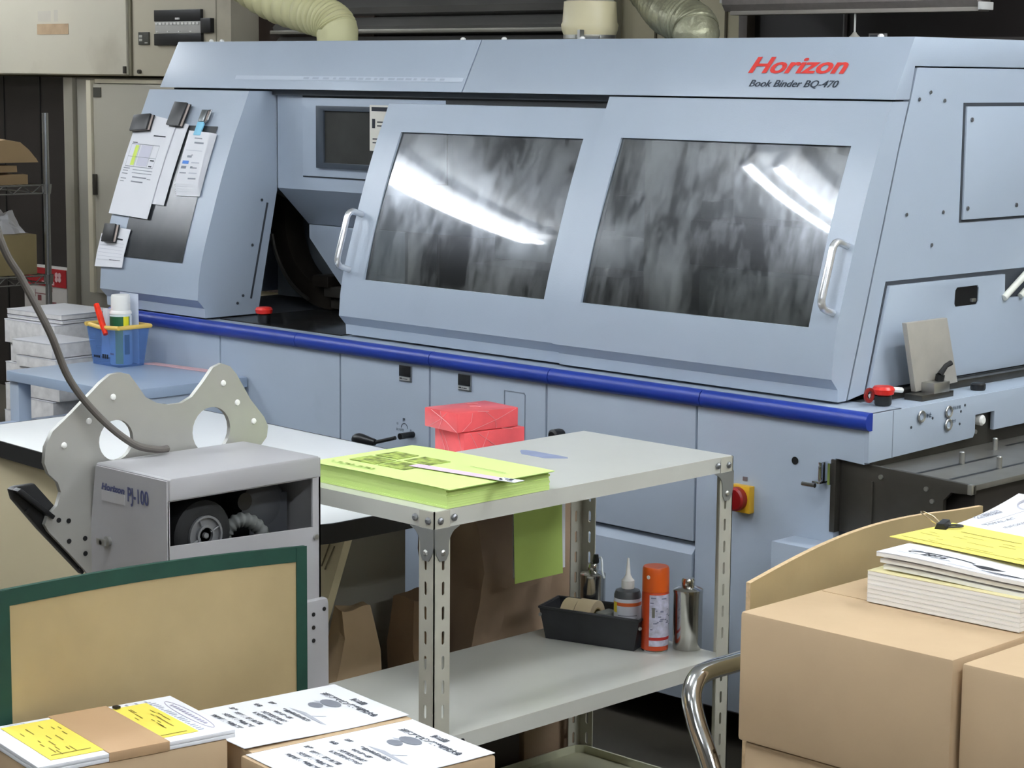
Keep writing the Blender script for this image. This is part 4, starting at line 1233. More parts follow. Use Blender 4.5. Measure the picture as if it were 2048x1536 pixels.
# ================================================================= PAPER JOGGER
pj = thing('paper_jogger', 'grey paper jogger with curved mounting plate and open front hatch', 'machine', (-2.97, 2.26, 0))
JX0, JX1, JY0, JY1 = -3.075, -2.866, 2.096, 2.432
lid = G().prism([(JY0 + .0045, .768), (JY1 - .0045, .768), (JY1 - .0045, .800), (JY1 - .006, .806), (JY0 + .008, .806), (JY0 + .0045, .8035)], 0, JX0 - .002, JX1 + .003)
part(pj, 'lid', lid, pj_grey, .003)
fr = G().plate([(JY0 + .002, .10), (JY1, .10), (JY1, .7675), (JY0 + .002, .7675)], [[(JY0 + .006, .690), (JY1 - .018, .652 + .026), (JY1 - .018, .7665), (JY0 + .006, .7665)]], 0, JX1 - .004, JX1)
part(pj, 'front_plate', fr, pj_grey, .0)
sidep = [(JX0 + .004, .802), (JX1, .802), (JX1, .10), (JX0 - .045, .10), (JX0 - .027, .61)]
part(pj, 'side_plate', G().prism(sidep, 1, JY0, JY0 + .004), pj_grey)
part(pj, 'side_plate', G().prism(sidep, 1, JY1 - .004, JY1), pj_grey)
part(pj, 'back_plate', G().box(JX0 - .008, JX0, JY0 + .004, JY1 - .004, .10, .7675), M('jogger_inside', '#3c3e41', .6))
part(pj, 'inner_floor', G().box(JX0, JX1 - .006, JY0 + .004, JY1 - .004, .60, .61), M('jogger_inside', '#3c3e41', .6))
part(pj, 'name_lettering', G().text('PJ-100', .034, (-2.976, JY0 - .0014, .754), (1, 0, 0), (0, 0, 1), sx=.70, bold=.0008), M('letter_navy', '#4a4f74', .5), label='navy lettering')
part(pj, 'logo', G().text('Horizon', .0155, (-3.052, JY0 - .0014, .764), (1, 0, 0), (0, 0, 1), sx=1.30, shear=.2, bold=.0008), M('letter_navy', '#4a4f74', .5))
part(pj, 'rating_label', G().box(-3.052, -2.985, JY0 - .0016, JY0, .744, .762), M('label_pale', '#b2b1b3', .4))
part(pj, 'wing_screw', G().lathe([(.009, 0), (.009, .006), (.004, .008), (.004, .018)], (-3.035, JY0, .674), 14, axis='y').box(-3.047, -3.023, JY0 - .018, JY0 - .014, .669, .680), alu)
part(pj, 'hatch_screw', G().lathe([(.005, 0), (.005, .005)], (JX1, JY1 - .013, .660), 10, axis='x'), alu)
# blower, hose, motor inside
c = Vector((-2.925, 2.200, .690))
part(pj, 'blower', G().lathe([(.0, -.05), (.058, -.05), (.060, -.02), (.060, .018), (.048, .026), (.036, .026), (.034, .022), (0, .022)], c, 30, axis='x'), M('blower_black', '#111214', .7))
gr = G()
for r in (.014, .031):
    gr.lathe([(r, .024), (r + .004, .024), (r + .004, .030), (r, .030), (r, .024)], c, 26, axis='x')
for k in range(4):
    a = math.pi / 4 * (2 * k + .5)
    gr.tube([c + Vector((.027, .012 * math.cos(a), .012 * math.sin(a))), c + Vector((.027, .034 * math.cos(a), .034 * math.sin(a)))], .002, 6)
gr.lathe([(0, .024), (.005, .024), (.005, .030), (0, .030)], c, 12, axis='x')
part(pj, 'fan_grille', gr, M('grille_grey', '#77787a', .5))
path = spline([(-2.930, 2.258, .650), (-2.920, 2.262, .685), (-2.910, 2.285, .703), (-2.902, 2.315, .690), (-2.896, 2.333, .655), (-2.895, 2.336, .630)], 12)
part(pj, 'air_hose', G().tube(path, [.0125 + .0016 * math.sin(i * 1.6) for i in range(len(path))], 14), M('hose_grey', '#626563', .6), ang=60)
part(pj, 'motor', G().lathe([(0, 0), (.045, 0), (.048, .006), (.048, .05), (.03, .058)], (-2.99, 2.36, .715), 24, axis='x'), M('motor_grey', '#4a4c50', .5), label='dark round motor')
part(pj, 'motor', G().box(-3.0, -2.935, 2.325, 2.415, .64, .735), M('motor_grey', '#4a4c50', .5), .008)
part(pj, 'inner_knob', G().lathe([(.016, 0), (.016, .02)], (-2.935, 2.30, .733), 14, axis='x'), black)
# mounting plate with two round windows
ol = [(2.164, .957), (2.142, .955), (2.122, .943), (2.060, .895), (2.022, .868), (2.007, .842), (2.004, .815), (2.012, .795), (2.030, .778), (2.036, .760), (2.028, .738), (2.008, .722), (2.002, .708), (2.010, .694), (2.055, .645), (2.090, .605), (2.44, .605), (2.45, .70), (2.475, .79), (2.49, .805), (2.493, .825), (2.484, .843), (2.452, .880), (2.420, .930), (2.405, .946), (2.386, .953), (2.366, .947), (2.345, .924), (2.318, .898), (2.295, .889), (2.265, .889), (2.240, .895), (2.216, .908), (2.196, .935), (2.182, .952)]
olp = [tuple(p[:2]) for p in [(q.x, q.y) for q in [Vector((a[0], a[1], 0)) for a in ol]]]
screws = [(2.147, .915), (2.096, .878), (2.044, .841), (2.389, .916), (2.421, .877), (2.459, .838)]
mpl = part(pj, 'mounting_plate', G().plate(olp, [circ(2.152, .838, .036, 24), circ(2.361, .832, .043, 24)] , 0, JX0 - .022, JX0 - .013), cast_alu, .0, label='wavy cast metal plate with two round holes')
for (y, z) in screws:
    part(pj, 'plate_screw', G().lathe([(.006, 0), (.005, .002), (.002, .003)], (JX0 - .013, y, z), 10, axis='x'), white_pl)
for (y, z) in ((2.03, .712), (2.05, .708), (2.05, .672), (2.083, .672), (2.083, .645)):
    part(pj, 'plate_hole', G().lathe([(.0045, 0), (.0045, .001)], (JX0 - .013, y, z), 10, axis='x'), black)
arm = G().prism([(1.945, .775), (1.953, .779), (1.992, .779), (2.028, .738), (2.09, .612), (2.085, .604), (2.00, .697), (1.950, .757)], 0, JX0 - .040, JX0 - .024)
part(pj, 'support_arm', arm, black, .003, label='black slanted support arm')
part(pj, 'arm_lip', G().prism([(1.945, .775), (1.953, .779), (2.02, .722), (2.015, .716)], 0, JX0 - .024, JX0 - .006), black, .002)
for (y, z) in ((1.975, .735), (2.04, .668), (2.08, .618)):
    part(pj, 'arm_bolt', G().lathe([(.005, 0), (.005, .004)], (JX0 - .024, y, z), 8, axis='x'), black)
part(pj, 'base_column', G().box(-2.96, -2.855, 2.30, 2.445, -.0803, .548), pj_grey, .012)
part(pj, 'base_foot', G().box(-3.12, -2.86, 2.05, 2.44, -.0803, .10), pj_grey, .008)
for (y, z) in ((2.43, .528), (2.405, .522), (2.405, .498), (2.405, .474)):
    part(pj, 'column_hole', G().lathe([(.004, 0), (.004, .001)], (-2.855, y, z), 8, axis='x'), black)
pj.location = (-2.817, 2.1436, .0762)
pj.scale = (.9485,) * 3
cable = spline([(-2.90, 1.76, 1.40), (-2.906, 1.814, 1.221), (-2.913, 1.858, 1.151), (-2.904, 1.90, 1.066), (-2.916, 1.944, .983), (-2.912, 1.998, .916), (-2.898, 2.052, .868), (-2.900, 2.10, .852), (-2.906, 2.128, .849)], 6)
solid('power_cable', 'thick brown-grey cable sweeping down to the back of the paper jogger', 'cable', G().tube([(-3.0, 1.5, 2.745), (-2.95, 1.6, 2.2), (-2.91, 1.7, 1.7)] + cable, .0062, 10), M('cable_grey', '#5d5853', .6))

# ================================================================= LEFT GROUP: CARDBOARD, WRAPPED BUNDLES
cb = thing('cardboard_sheet', 'cardboard sheet with dark green taped edges standing behind the wrapped bundles', 'cardboard', (-2.61, 1.9, .16))
n = 14
g = G(); tg = G(); tg2 = G(); tg3 = G()
ya, yb = 1.634, 2.223
def bx_(y):
    u = (y - ya) / (yb - ya)
    return -2.657 - .010 * math.sin(math.pi * u)
def bz_(y):
    u = (y - ya) / (yb - ya)
    return .728 - .022 * u + .005 * math.sin(math.pi * u)
for i in range(n):
    y0, y1 = ya + (yb - ya) * i / n, ya + (yb - ya) * (i + 1) / n
    a = [(bx_(y0), y0, .16), (bx_(y1), y1, .16), (bx_(y1), y1, bz_(y1)), (bx_(y0), y0, bz_(y0))]
    g.quad(*a)
    g.quad(*[(x - .006, y, z) for x, y, z in a])
    g.quad(a[3], a[2], (a[2][0] - .006, a[2][1], a[2][2]), (a[3][0] - .006, a[3][1], a[3][2]))
    tg.quad((bx_(y0) + .0012, y0, bz_(y0) - .024), (bx_(y1) + .0012, y1, bz_(y1) - .024), (bx_(y1) + .0012, y1, bz_(y1) + .001), (bx_(y0) + .0012, y0, bz_(y0) + .001))
    tg.quad((bx_(y0) + .0012, y0, bz_(y0) + .001), (bx_(y1) + .0012, y1, bz_(y1) + .001), (bx_(y1) - .0075, y1, bz_(y1) + .001), (bx_(y0) - .0075, y0, bz_(y0) + .001))
for (y0, y1, q) in ((ya - .001, ya + .024, tg2), (yb - .021, yb + .001, tg3)):
    q.box(bx_(y0) + .0005, bx_(y0) + .0022, y0, y1, .16, bz_(y0))
for y in (ya, yb):
    g.quad((bx_(y), y, .16), (bx_(y) - .006, y, .16), (bx_(y) - .006, y, bz_(y)), (bx_(y), y, bz_(y)))
part(cb, 'board', g, card)
for q in (tg, tg2, tg3):
    part(cb, 'edge_tape', q, green_tape, label='dark green tape')
lt_ = thing('platform_trolley', 'low platform trolley under the wrapped bundles with the printed white sheets', 'trolley', (-2.36, 1.9, 0))
part(lt_, 'deck', G().box(-2.70, -2.05, 1.50, 2.24, .12, .16), M('deck_green', '#3f5b52', .5), .006)
for x in (-2.6, -2.12):
    for y in (1.56, 2.12):
        part(lt_, 'caster', G().lathe([(0, -.015), (.045, -.015), (.045, .015), (0, .015)], (x, y, .045), 18, axis='y').box(x - .015, x + .015, y - .02, y + .02, .08, .12), black)
def bundle(label, loc, rz, w_, d, h, group, overhang=None):
    t = thing('wrapped_bundle', label, 'package', loc, rz, group)
    part(t, 'kraft_wrap', G().box(-w_ / 2, w_ / 2, -d / 2, d / 2, 0, h), kraft, .004, local=True)
    part(t, 'wrap_fold', G().box(-w_ / 2 + .01, w_ / 2 - .01, -d / 2 - .0012, -d / 2 - .0002, h * .18, h * .20), kraft_dark, local=True)
    return t
def a4_print(t, w_, d, z, wave):
    """printed cover sheet lying on a bundle, local coordinates, slightly wavy"""
    n = 12
    g = G()
    def zz(u, v):
        return z + .0015 + wave * (.5 + .5 * math.sin(v * 5 + u * 1.5)) * (u ** 2)
    vs = []
    for lay in (0, -.0007):
        for i in range(n + 1):
            for j in range(n + 1):
                u, v = i / n, j / n
                vs.append((-w_ / 2 + w_ * u, -d / 2 + d * v, zz(u, v) + lay))
    fs = []
    m = (n + 1) ** 2
    for i in range(n):
        for j in range(n):
            a = i * (n + 1) + j
            fs.append((a, a + n + 1, a + n + 2, a + 1)); fs.append((m + a, m + a + 1, m + a + n + 2, m + a + n + 1))
    g.add(vs, fs)
    return g, zz
def on_sheet(g2, w_, d, zz, lift=.0008):
    for v in g2.v:
        u_, v_ = (v.x + w_ / 2) / w_, (v.y + d / 2) / d
        v.z = zz(min(1, max(0, u_)), min(1, max(0, v_))) + lift
    return g2
def sheet_print(label, loc, rz, w_, d, wave):
    t = thing('printed_sheet', label, 'paper', loc, rz, 'event notices on the wrapped bundles')
    g, zz = a4_print(t, w_, d, 0, wave)
    part(t, 'sheet', g, paper, local=True)
    q = G()
    def tx(s, size, x, y, b=.0004, al='LEFT', mi=0, g_=None):
        (g_ or q).text(s, size, (x, y, 0), (1, 0, 0), (0, 1, 0), 0, bold=b, align=al)
    tx('第12回', .0125, .000, d * .405, .0005, 'CENTER')
    tx('近畿アマピン教育研究大会', .0128, .004, d * .335, .0005, 'CENTER')
    tx('日時', .0085, -w_ * .38, d * .02); tx('会場', .0085, -w_ * .40, -d * .06); tx('主催', .0085, -w_ * .42, -d * .20)
    tx('平成29年8月26日(土)', .0088, -w_ * .18, d * .01); tx('午後1時～5時', .0085, -w_ * .16, -d * .045)
    tx('大阪市立総合会館', .0088, -w_ * .20, -d * .10); tx('新大阪駅から徒歩5分', .0085, -w_ * .22, -d * .145)
    tx('近畿教育研究会連盟', .0088, -w_ * .30, -d * .225); tx('大阪府教育委員会後援', .0088, -w_ * .32, -d * .285); tx('京都市教育委員会後援', .0088, -w_ * .34, -d * .345)
    part(t, 'lettering', on_sheet(q, w_, d, zz), M('ink_print', '#4a4d57', .7), local=True)
    h = G()
    h.text('100', .014, (w_ * .33, d * .455, 0), (1, 0, 0), (0, 1, 0), 0, shear=.3, sx=1.1, bold=-.0006)
    part(t, 'handwriting', on_sheet(h, w_, d, zz), ink_grey, local=True)
    f = G()   # grey flower and leaf drawing
    for k, (dx, dy, r, rx) in enumerate(((0, .018, .013, .024), (-.006, -.006, .010, .016))):
        f.prism(circ(-.018 + dx, d * .22 + dy, r, 14, rx), 2, 0, .0003)
    part(t, 'drawing', on_sheet(f, w_, d, zz), M('flower_grey', '#7d808a', .7), local=True, label='grey flower drawing')
    f2 = G()
    f2.prism([(-.046, d * .235), (-.034, d * .27), (-.024, d * .25), (-.026, d * .228)], 2, 0, .0003)
    f2.prism([(-.022 - .015, d * .06), (.06, d * .045), (.075, d * .055), (-.0, d * .085)], 2, 0, .0003)
    f2.prism([(.02, d * .075), (.035, d * .135), (.038, d * .134), (.024, d * .075)], 2, 0, .0003)
    part(t, 'drawing', on_sheet(f2, w_, d, zz, .0006), M('leaf_grey', '#b5b8c2', .7), local=True, label='pale leaf drawing')
    return t
GB = 'kraft wrapped bundles on the left trolley'
RZ = -.14
bundle('lower kraft bundle under the far printed notice', (-2.462, 2.036, .16), RZ, .225, .286, .155, GB)
bundle('upper kraft bundle carrying the far printed notice', (-2.462, 2.036, .3155), RZ, .225, .286, .1835, GB)
sheet_print('far printed event notice nearest the green taped cardboard', (-2.466, 2.033, .4992), RZ, .213, .292, .003)
bundle('lower kraft bundle under the near printed notice', (-2.243, 1.992, .16), RZ, .218, .30, .155, GB)
bundle('upper kraft bundle carrying the near printed notice', (-2.243, 1.992, .3155), RZ, .218, .30, .1835, GB)
sheet_print('near printed event notice at the bottom edge of the picture', (-2.240, 1.994, .4992), RZ, .211, .294, .004)
bundle('lower kraft bundle under the banded booklets with yellow slips', (-2.524, 1.729, .16), -.165, .205, .294, .17, GB)
bundle('upper kraft bundle under the banded booklets with yellow slips', (-2.524, 1.729, .3305), -.165, .205, .294, .187, GB)
bb = thing('banded_booklets', 'white booklets with two yellow slips and a wide kraft band', 'booklets', (-2.524, 1.735, .5180), -.165)
W2, D2 = .207, .307
for k in range(2):
    part(bb, 'booklet', G().box(-W2 / 2, W2 / 2, -D2 / 2, D2 / 2, .0003 + .0062 * k, .006 + .0062 * k), paper, .001, local=True)
part(bb, 'paper_band', G().box(-W2 / 2 - .0015, W2 / 2 + .0015, -.047, .047, -.0002, .0140), M('band_kraft', '#b99874', .6, var=.05), .0008, local=True, label='wide kraft paper band')
for (y0, y1, x0, x1) in ((-.127, -.042, -.090, .086), (.040, .104, -.085, .083)):
    ys = yellow_p
    g = G().box(x0, x1, y0, y1, .0126, .0134)
    random.seed(int(y1 * 1000) + 50)
    rr_ = []
    for k in range(16):
        rr_.append((random.uniform(.012, (x1 - x0) * .8), random.uniform(.01, (y1 - y0) * .85), random.uniform(.010, .03), .0018))
    rr_ += [(.158, .008, .0025, .06 if y0 < 0 else .042)]
    g.bars(rr_, (x0, y0, .0134), (1, 0, 0), (0, 1, 0), 1)
    part(bb, 'yellow_slip', g, [ys, M('slip_ink', '#8d8132', .7)], local=True, label='yellow printed slip')
q = G()
for k in range(4):
    q.bars([(0, 0, .010, .004), (.016, 0, .008, .004)], (-.095 + .0, .056 + .016 * k, .0122), (1, 0, 0), (0, 1, 0))
for k in range(20):
    q.bars([(0, 0, .0035, .009 if k % 5 else .004)], (-.088 + .0085 * k, .108, .0122), (1, 0, 0), (0, 1, 0))
part(bb, 'lettering', q, M('ink_blueish', '#a3a7b8', .7), local=True)
q = G()
ovo = circ(.0, .132, .011, 40, .078); ovi = circ(.0, .132, .0098, 40, .0762)
q.plate(ovo, [ovi], 2, .0122, .0128)
for k in range(12):
    q.bars([(0, 0, .006, .006)], (-.058 + .0097 * k, .129, .0122), (1, 0, 0), (0, 1, 0))
part(bb, 'oval_title', q, M('ink_violet', '#a49fb4', .7), local=True, label='title in an oval frame')
q = G().prism(circ(-.078, -.060, .020, 20, .016), 2, .0122, .0125).text('TV', .012, (-.088, -.064, .0122), (1, 0, 0), (0, 1, 0), 1)
part(bb, 'blue_mark', q, [M('mark_violet', '#9aa6dc', .6), M('mark_deep', '#4a5ac0', .6)], local=True, label='blue round mark')
q = G().plate([(-.098, -.128), (-.078, -.128), (-.078, -.088), (-.098, -.088)], [[(-.0965, -.1265), (-.0795, -.1265), (-.0795, -.0895), (-.0965, -.0895)]], 2, .0122, .0126)
part(bb, 'frame_print', q, ink_light, local=True)
solid('binder_clip', 'tiny black binder clip on the upper yellow slip of the banded booklets', 'clip', G().box(-2.602, -2.592, 1.797, 1.806, .532, .536), black, .001)

# ================================================================= RIGHT GROUP: TROLLEY, BUNDLES, BOOKLETS
rt_ = thing('hand_trolley', 'platform trolley with a bent chrome handle carrying the large kraft packages', 'trolley', (-1.7, 2.85, 0))
part(rt_, 'deck', G().box(-2.10, -1.0, 2.52, 3.44, .155, .195), M('deck_grey', '#5b5e63', .5), .01)
for x in (-1.95, -1.12):
    for y in (2.6, 3.3):
        part(rt_, 'caster', G().lathe([(0, -.018), (.06, -.018), (.06, .018), (0, .018)], (x, y, .06), 20, axis='y').box(x - .02, x + .02, y - .025, y + .025, .10, .155), black)
hp_ = [(-2.005, 2.57, .18), (-2.04, 2.572, .33), (-2.085, 2.572, .41)]
hpath = spline([(-2.00, 2.562, .196), (-2.03, 2.564, .30), (-2.075, 2.568, .40), (-2.105, 2.572, .452), (-2.123, 2.580, .492), (-2.130, 2.602, .517), (-2.132, 2.640, .523), (-2.132, 2.72, .523), (-2.132, 3.1, .523), (-2.132, 3.26, .523), (-2.130, 3.37, .515), (-2.123, 3.39, .49), (-2.105, 3.395, .45), (-2.03, 3.395, .30), (-2.0, 3.395, .196)], 7)
part(rt_, 'push_handle', G().tube(hpath, .0165, 18), chrome, label='bent chrome tube handle')
# curved cardboard sheet against the handle
g = G()
n = 20
ya, yb = 2.655, 3.335
def cz(y):
    u = (y - ya) / (yb - ya)
    return .676 + .047 * math.sin(min(1, u * 1.15) * math.pi * .62) - .012 * u
def cxx(y, z):
    u = (y - ya) / (yb - ya)
    return -2.068 - .018 * math.sin(math.pi * u) * 0 - .02 * ((z - .2) / .5) * math.sin(math.pi * u)
zsn = 8
for i in range(n):
    y0, y1 = ya + (yb - ya) * i / n, ya + (yb - ya) * (i + 1) / n
    for k in range(zsn):
        f0, f1 = k / zsn, (k + 1) / zsn
        P = []
        for y, f_ in ((y0, f0), (y1, f0), (y1, f1), (y0, f1)):
            zt2 = cz(y)
            z = .196 + (zt2 - .196) * f_
            P.append(Vector((cxx(y, z), y, z)))
        g.quad(*P)
        g.quad(*[p - Vector((.009, 0, 0)) for p in P])
    a, b = Vector((cxx(y0, cz(y0)), y0, cz(y0))), Vector((cxx(y1, cz(y1)), y1, cz(y1)))
    g.quad(a, b, b - Vector((.009, 0, 0)), a - Vector((.009, 0, 0)), 1)
for y in (ya, yb):
    for k in range(zsn):
        z0, z1 = .196 + (cz(y) - .196) * k / zsn, .196 + (cz(y) - .196) * (k + 1) / zsn
        g.quad((cxx(y, z0), y, z0), (cxx(y, z1), y, z1), (cxx(y, z1) - .009, y, z1), (cxx(y, z0) - .009, y, z0), 1)
solid('cardboard_sheet', 'curved brown cardboard sheet standing behind the large kraft package on the right', 'cardboard', g, [card, card_edge], ang=40)
GR = 'large kraft packages on the right trolley'
def package(label, x0, x1, y0, y1, z0, z1, seed):
    t = thing('kraft_package', label, 'package', ((x0 + x1) / 2, (y0 + y1) / 2, z0), 0, GR)
    part(t, 'kraft_wrap', G().box(x0, x1, y0, y1, z0, z1), kraft, .006)
    part(t, 'wrap_seam', G().box(x0 + .01, x1 - .01, y0 + (y1 - y0) * .42, y0 + (y1 - y0) * .42 + .10, z1, z1 + .0012), kraft, .0004)
    return t
package('large kraft package with the white booklets on top', -2.030, -1.640, 2.582, 3.06, .441, .650, 1)
package('kraft package cut by the right edge, beside the one carrying booklets', -1.632, -1.24, 2.592, 3.07, .436, .645, 2)
package('kraft package beneath the one carrying the booklets', -2.022, -1.634, 2.590, 3.06, .196, .439, 3)
package('lower kraft package in the bottom right corner', -1.628, -1.24, 2.60, 3.07, .196, .434, 4)
GK = 'white booklets piled on the right package'
bkp = M('book_block', '#f2f0ec', .75, var=.015, spec=.2)
bkc = M('book_cover_cream', '#ece2b0', .6, var=.1, scale=18)
random.seed(31)
z = .6516
names = ['bottom', 'second', 'third', 'fourth', 'fifth', 'sixth', 'seventh']
for k in range(7):
    th = .0074
    t = thing('booklet', names[k] + ' white booklet from the bottom of the neat pile on the right package', 'book', (-1.790, 2.868, z), .025 + random.uniform(-.006, .006), GK)
    part(t, 'page_block', G().box(-.137, .137, -.0925, .0925, .0004, th - .0008), bkp, .0004, local=True)
    part(t, 'cover', G().box(-.1372, .1372, -.093, .093, th - .0008, th - .0001), bkc if k == 6 else bkp, local=True)
    z += th
def wavy_book(label, loc, rz, w_, d, th, wave, cover_mat):
    t = thing('booklet', label, 'book', loc, rz, GK)
    n = 14
    def grid(z0, z1):
        g = G()
        vs = []
        for zz in (z0, z1):
            for i in range(n + 1):
                for j in range(5):
                    u, v = i / n, j / 4
                    b = .5 + .5 * math.sin(u * 4.2 + .9)
                    vs.append((-w_ / 2 + w_ * u, -d / 2 + d * v, zz + wave * b * (1 - v * .6) * (1 if zz > z0 else .8)))
        m = (n + 1) * 5
        fs = []
        for i in range(n):
            for j in range(4):
                a = i * 5 + j
                fs.append((a, a + 1, a + 6, a + 5)); fs.append((m + a, m + a + 5, m + a + 6, m + a + 1))
            fs.append((i * 5, i * 5 + 5, m + i * 5 + 5, m + i * 5)); fs.append((i * 5 + 4, m + i * 5 + 4, m + i * 5 + 9, i * 5 + 9))
        for j in range(4):
            fs.append((j, m + j, m + j + 1, j + 1)); fs.append((n * 5 + j, n * 5 + j + 1, m + n * 5 + j + 1, m + n * 5 + j))
        return g.add(vs, fs)
    part(t, 'page_block', grid(0, th - .0007), bkp, local=True)
    part(t, 'cover', grid(th - .0006, th), cover_mat, local=True)
    def topz(x, y):
        u, v = (x + w_ / 2) / w_, (y + d / 2) / d
        return th + wave * (.5 + .5 * math.sin(u * 4.2 + .9)) * (1 - v * .6)
    return t, topz
wavy_book('lower curling booklet between the neat pile and the topmost one', (-1.770, 2.885, z), .02, .275, .19, .0060, .004, paper)
wavy_book('middle curling booklet under the topmost one on the right package', (-1.772, 2.882, z + .0100), .03, .28, .19, .0055, .005, paper)
tpb, topz = wavy_book('topmost curling white booklet with black emblem print on the right package', (-1.774, 2.88, z + .0195), .025, .285, .195, .0065, .006, paper)
q = G()
q.plate(circ(-.045, -.060, .0135, 36, .062)[2:30] + circ(-.045, -.0615, .0105, 36, .058)[2:30][::-1], [], 2, 0, .0004)
q.text('2016', .018, (-.080, -.068, 0), (1, 0, 0), (0, 1, 0), 0, 1.2, .2, .0006)
q.prism([(.01, -.062), (.035, -.056), (.07, -.062), (.05, -.072), (.03, -.074)], 2, 0, .0004).prism([(.035, -.082), (.09, -.078), (.12, -.082), (.07, -.088)], 2, 0, .0004)
for v in q.v:
    v.z = topz(v.x, v.y) + .0006
part(tpb, 'emblem', q, M('ink_black', '#33333a', .6), local=True)
q = G().bars([(-.11 + .03 * k, -.048 - .008 * k * .2, .022, .003) for k in range(3)] + [(-.12, -.075, .10, .002), (-.02, -.088, .12, .002)], (0, 0, 0), (1, 0, 0), (0, 1, 0))
for v in q.v:
    v.z = topz(v.x, v.y) + .0006
part(tpb, 'print', q, ink_light, local=True)
zt3 = z + .0335
g = G().box(-.14, .16, -.080, .088, 0, .0012)
random.seed(77)
rr_ = [(random.uniform(.0, .27), .018 + .0165 * random.randint(0, 4), random.uniform(.012, .04), .0014) for _ in range(30)] + [(.005, .008, .24, .0016), (.05, .108, .12, .002)]
g.bars(rr_, (-.135, -.072, .0012), (1, 0, 0), (0, 1, 0), 1)
ysl = thing('yellow_slip', 'yellow printed job slip clipped on top of the booklets on the right package', 'paper', (-1.810, 2.945, zt3), -.07)
part(ysl, 'slip', g, [M('slip_yellow', '#f3e373', .7, var=.02), M('slip_ink', '#8d8132', .7)], local=True)
# rolled-up printed sheet behind the slip
rs_ = thing('printed_sheet', 'white sheet with round grey pictures curling up behind the yellow slip', 'paper', (-1.90, 3.10, zt3 - .03), -.05)
g = G(); q = G(); q2 = G()
n = 12
def sz(y):
    return .012 + .036 * (y / .22) ** 1.6 if y > 0 else .012
for i in range(n):
    y0, y1 = -.05 + .27 * i / n, -.05 + .27 * (i + 1) / n
    w0 = .0 if y1 < .2 else .02
    for lay in (0, -.0008):
        g.quad((-.085 + w0 * .5, y0, sz(y0) + lay), (.19, y0, sz(y0) + lay), (.19, y1, sz(y1) + lay), (-.085 + w0, y1, sz(y1) + lay))
q.plate(circ(-.03, .165, .030, 26, .030), [circ(-.03, .158, .021, 22, .024)], 2, 0, .0003).plate(circ(.045, .135, .026, 26, .026), [circ(.045, .130, .018, 22, .020)], 2, 0, .0003)
q2.text('公開図', .019, (-.073, .055, 0), (.28, .96, 0), (-.96, .28, 0), 0).text('TOTAL-AC', .013, (-.035, .03, 0), (.28, .96, 0), (-.96, .28, 0), 0).text('INFORM', .013, (.0, .035, 0), (.28, .96, 0), (-.96, .28, 0), 0)
q2.bars([(0, 0, .2, .0014)], (-.045, .03, 0), (.28, .96, 0), (-.96, .28, 0))
for qq in (q, q2):
    for v in qq.v:
        v.z = sz(v.y) + .0012
part(rs_, 'sheet', g, paper, local=True)
part(rs_, 'round_picture', q, M('picture_grey', '#b4b3bd', .6, var=.2, scale=40), local=True)
part(rs_, 'lettering', q2, M('letter_grey', '#757783', .6), local=True)
bc2 = thing('binder_clip', 'black binder clip with raised wire loop on the yellow slip at right', 'clip', (-1.935, 3.0, zt3 + .001), .35)
part(bc2, 'clip_body', G().prism([(-.010, 0), (.010, 0), (.006, .010), (-.006, .010)], 1, -.021, .021), black, .001, local=True)
part(bc2, 'wire_loop', G().tube(spline([(-.008, -.008, .006), (-.020, -.012, .014), (-.036, -.006, .022), (-.036, .006, .022), (-.020, .012, .014), (-.008, .008, .006)], 4), .0013, 6), M('clip_wire', '#e8d8b8', .2, .9), local=True)
part(bc2, 'wire_loop', G().tube(spline([(.008, -.008, .003), (.020, -.010, .004), (.033, 0, .005), (.020, .010, .004), (.008, .008, .003)], 4), .0018, 6), black, local=True)

# ================================================================= BACK WALL THINGS
ivory = M('board_ivory', '#d8d2c0', .5, var=.02, scale=3, stain=('#a89f8c', 2.5, .6, .45))
ivory2 = M('board_ivory_dirty', '#c0b9a5', .5, var=.03, scale=3, stain=('#857d6b', 3, .52, .5))
d1 = thing('distribution_board', 'wide ivory electrical cabinet with a tan sticker high on the back wall', 'cabinet', (-8.2, 5.4, 1.46))
part(d1, 'cabinet_body', G().box(-9.2, -7.47, 5.31, 5.49, 1.46, 2.3), ivory, .004)
part(d1, 'door', G().box(-9.18, -7.475, 5.295, 5.311, 1.465, 2.28), ivory, .004)
part(d1, 'sticker', G().box(-8.135, -7.895, 5.293, 5.2955, 1.635, 1.680), M('sticker_tan', '#b99f80', .6, var=.1, scale=25), label='tan sticker')
part(d1, 'faint_mark', G().bars([(0, 0, .1, .045), (.125, 0, .03, .05)], (-8.13, 5.2955, 1.69), (1, 0, 0), (0, 0, 1)), M('mark_faint', '#cfc9bb', .6))
part(d1, 'hinge', G().box(-7.49, -7.476, 5.285, 5.296, 1.47, 1.50), dark_steel, .002)
d2 = thing('distribution_board', 'dirty ivory breaker panel right of the wide electrical cabinet', 'cabinet', (-7.1, 5.4, 1.46))
part(d2, 'cabinet_body', G().box(-7.452, -6.79, 5.31, 5.49, 1.46, 2.3), ivory2, .004)
part(d2, 'edge_strip', G().box(-7.4685, -7.452, 5.302, 5.49, 1.46, 2.3), M('strip_grey', '#77725f', .5))
part(d2, 'breaker_row', G().box(-7.280, -6.968, 5.296, 5.312, 1.682, 1.728), black, .002)
part(d2, 'breaker_row', G().box(-7.282, -6.966, 5.296, 5.312, 1.585, 1.632), black, .002)
for k in range(12):
    part(d2, 'label_tag', G().box(-7.27 + .025 * k, -7.255 + .025 * k, 5.294, 5.297, 1.668, 1.677), white_pl)
    if k % 3 == 0:
        part(d2, 'label_tag', G().box(-7.265 + .025 * k, -7.255 + .025 * k, 5.294, 5.297, 1.638, 1.643), white_pl)
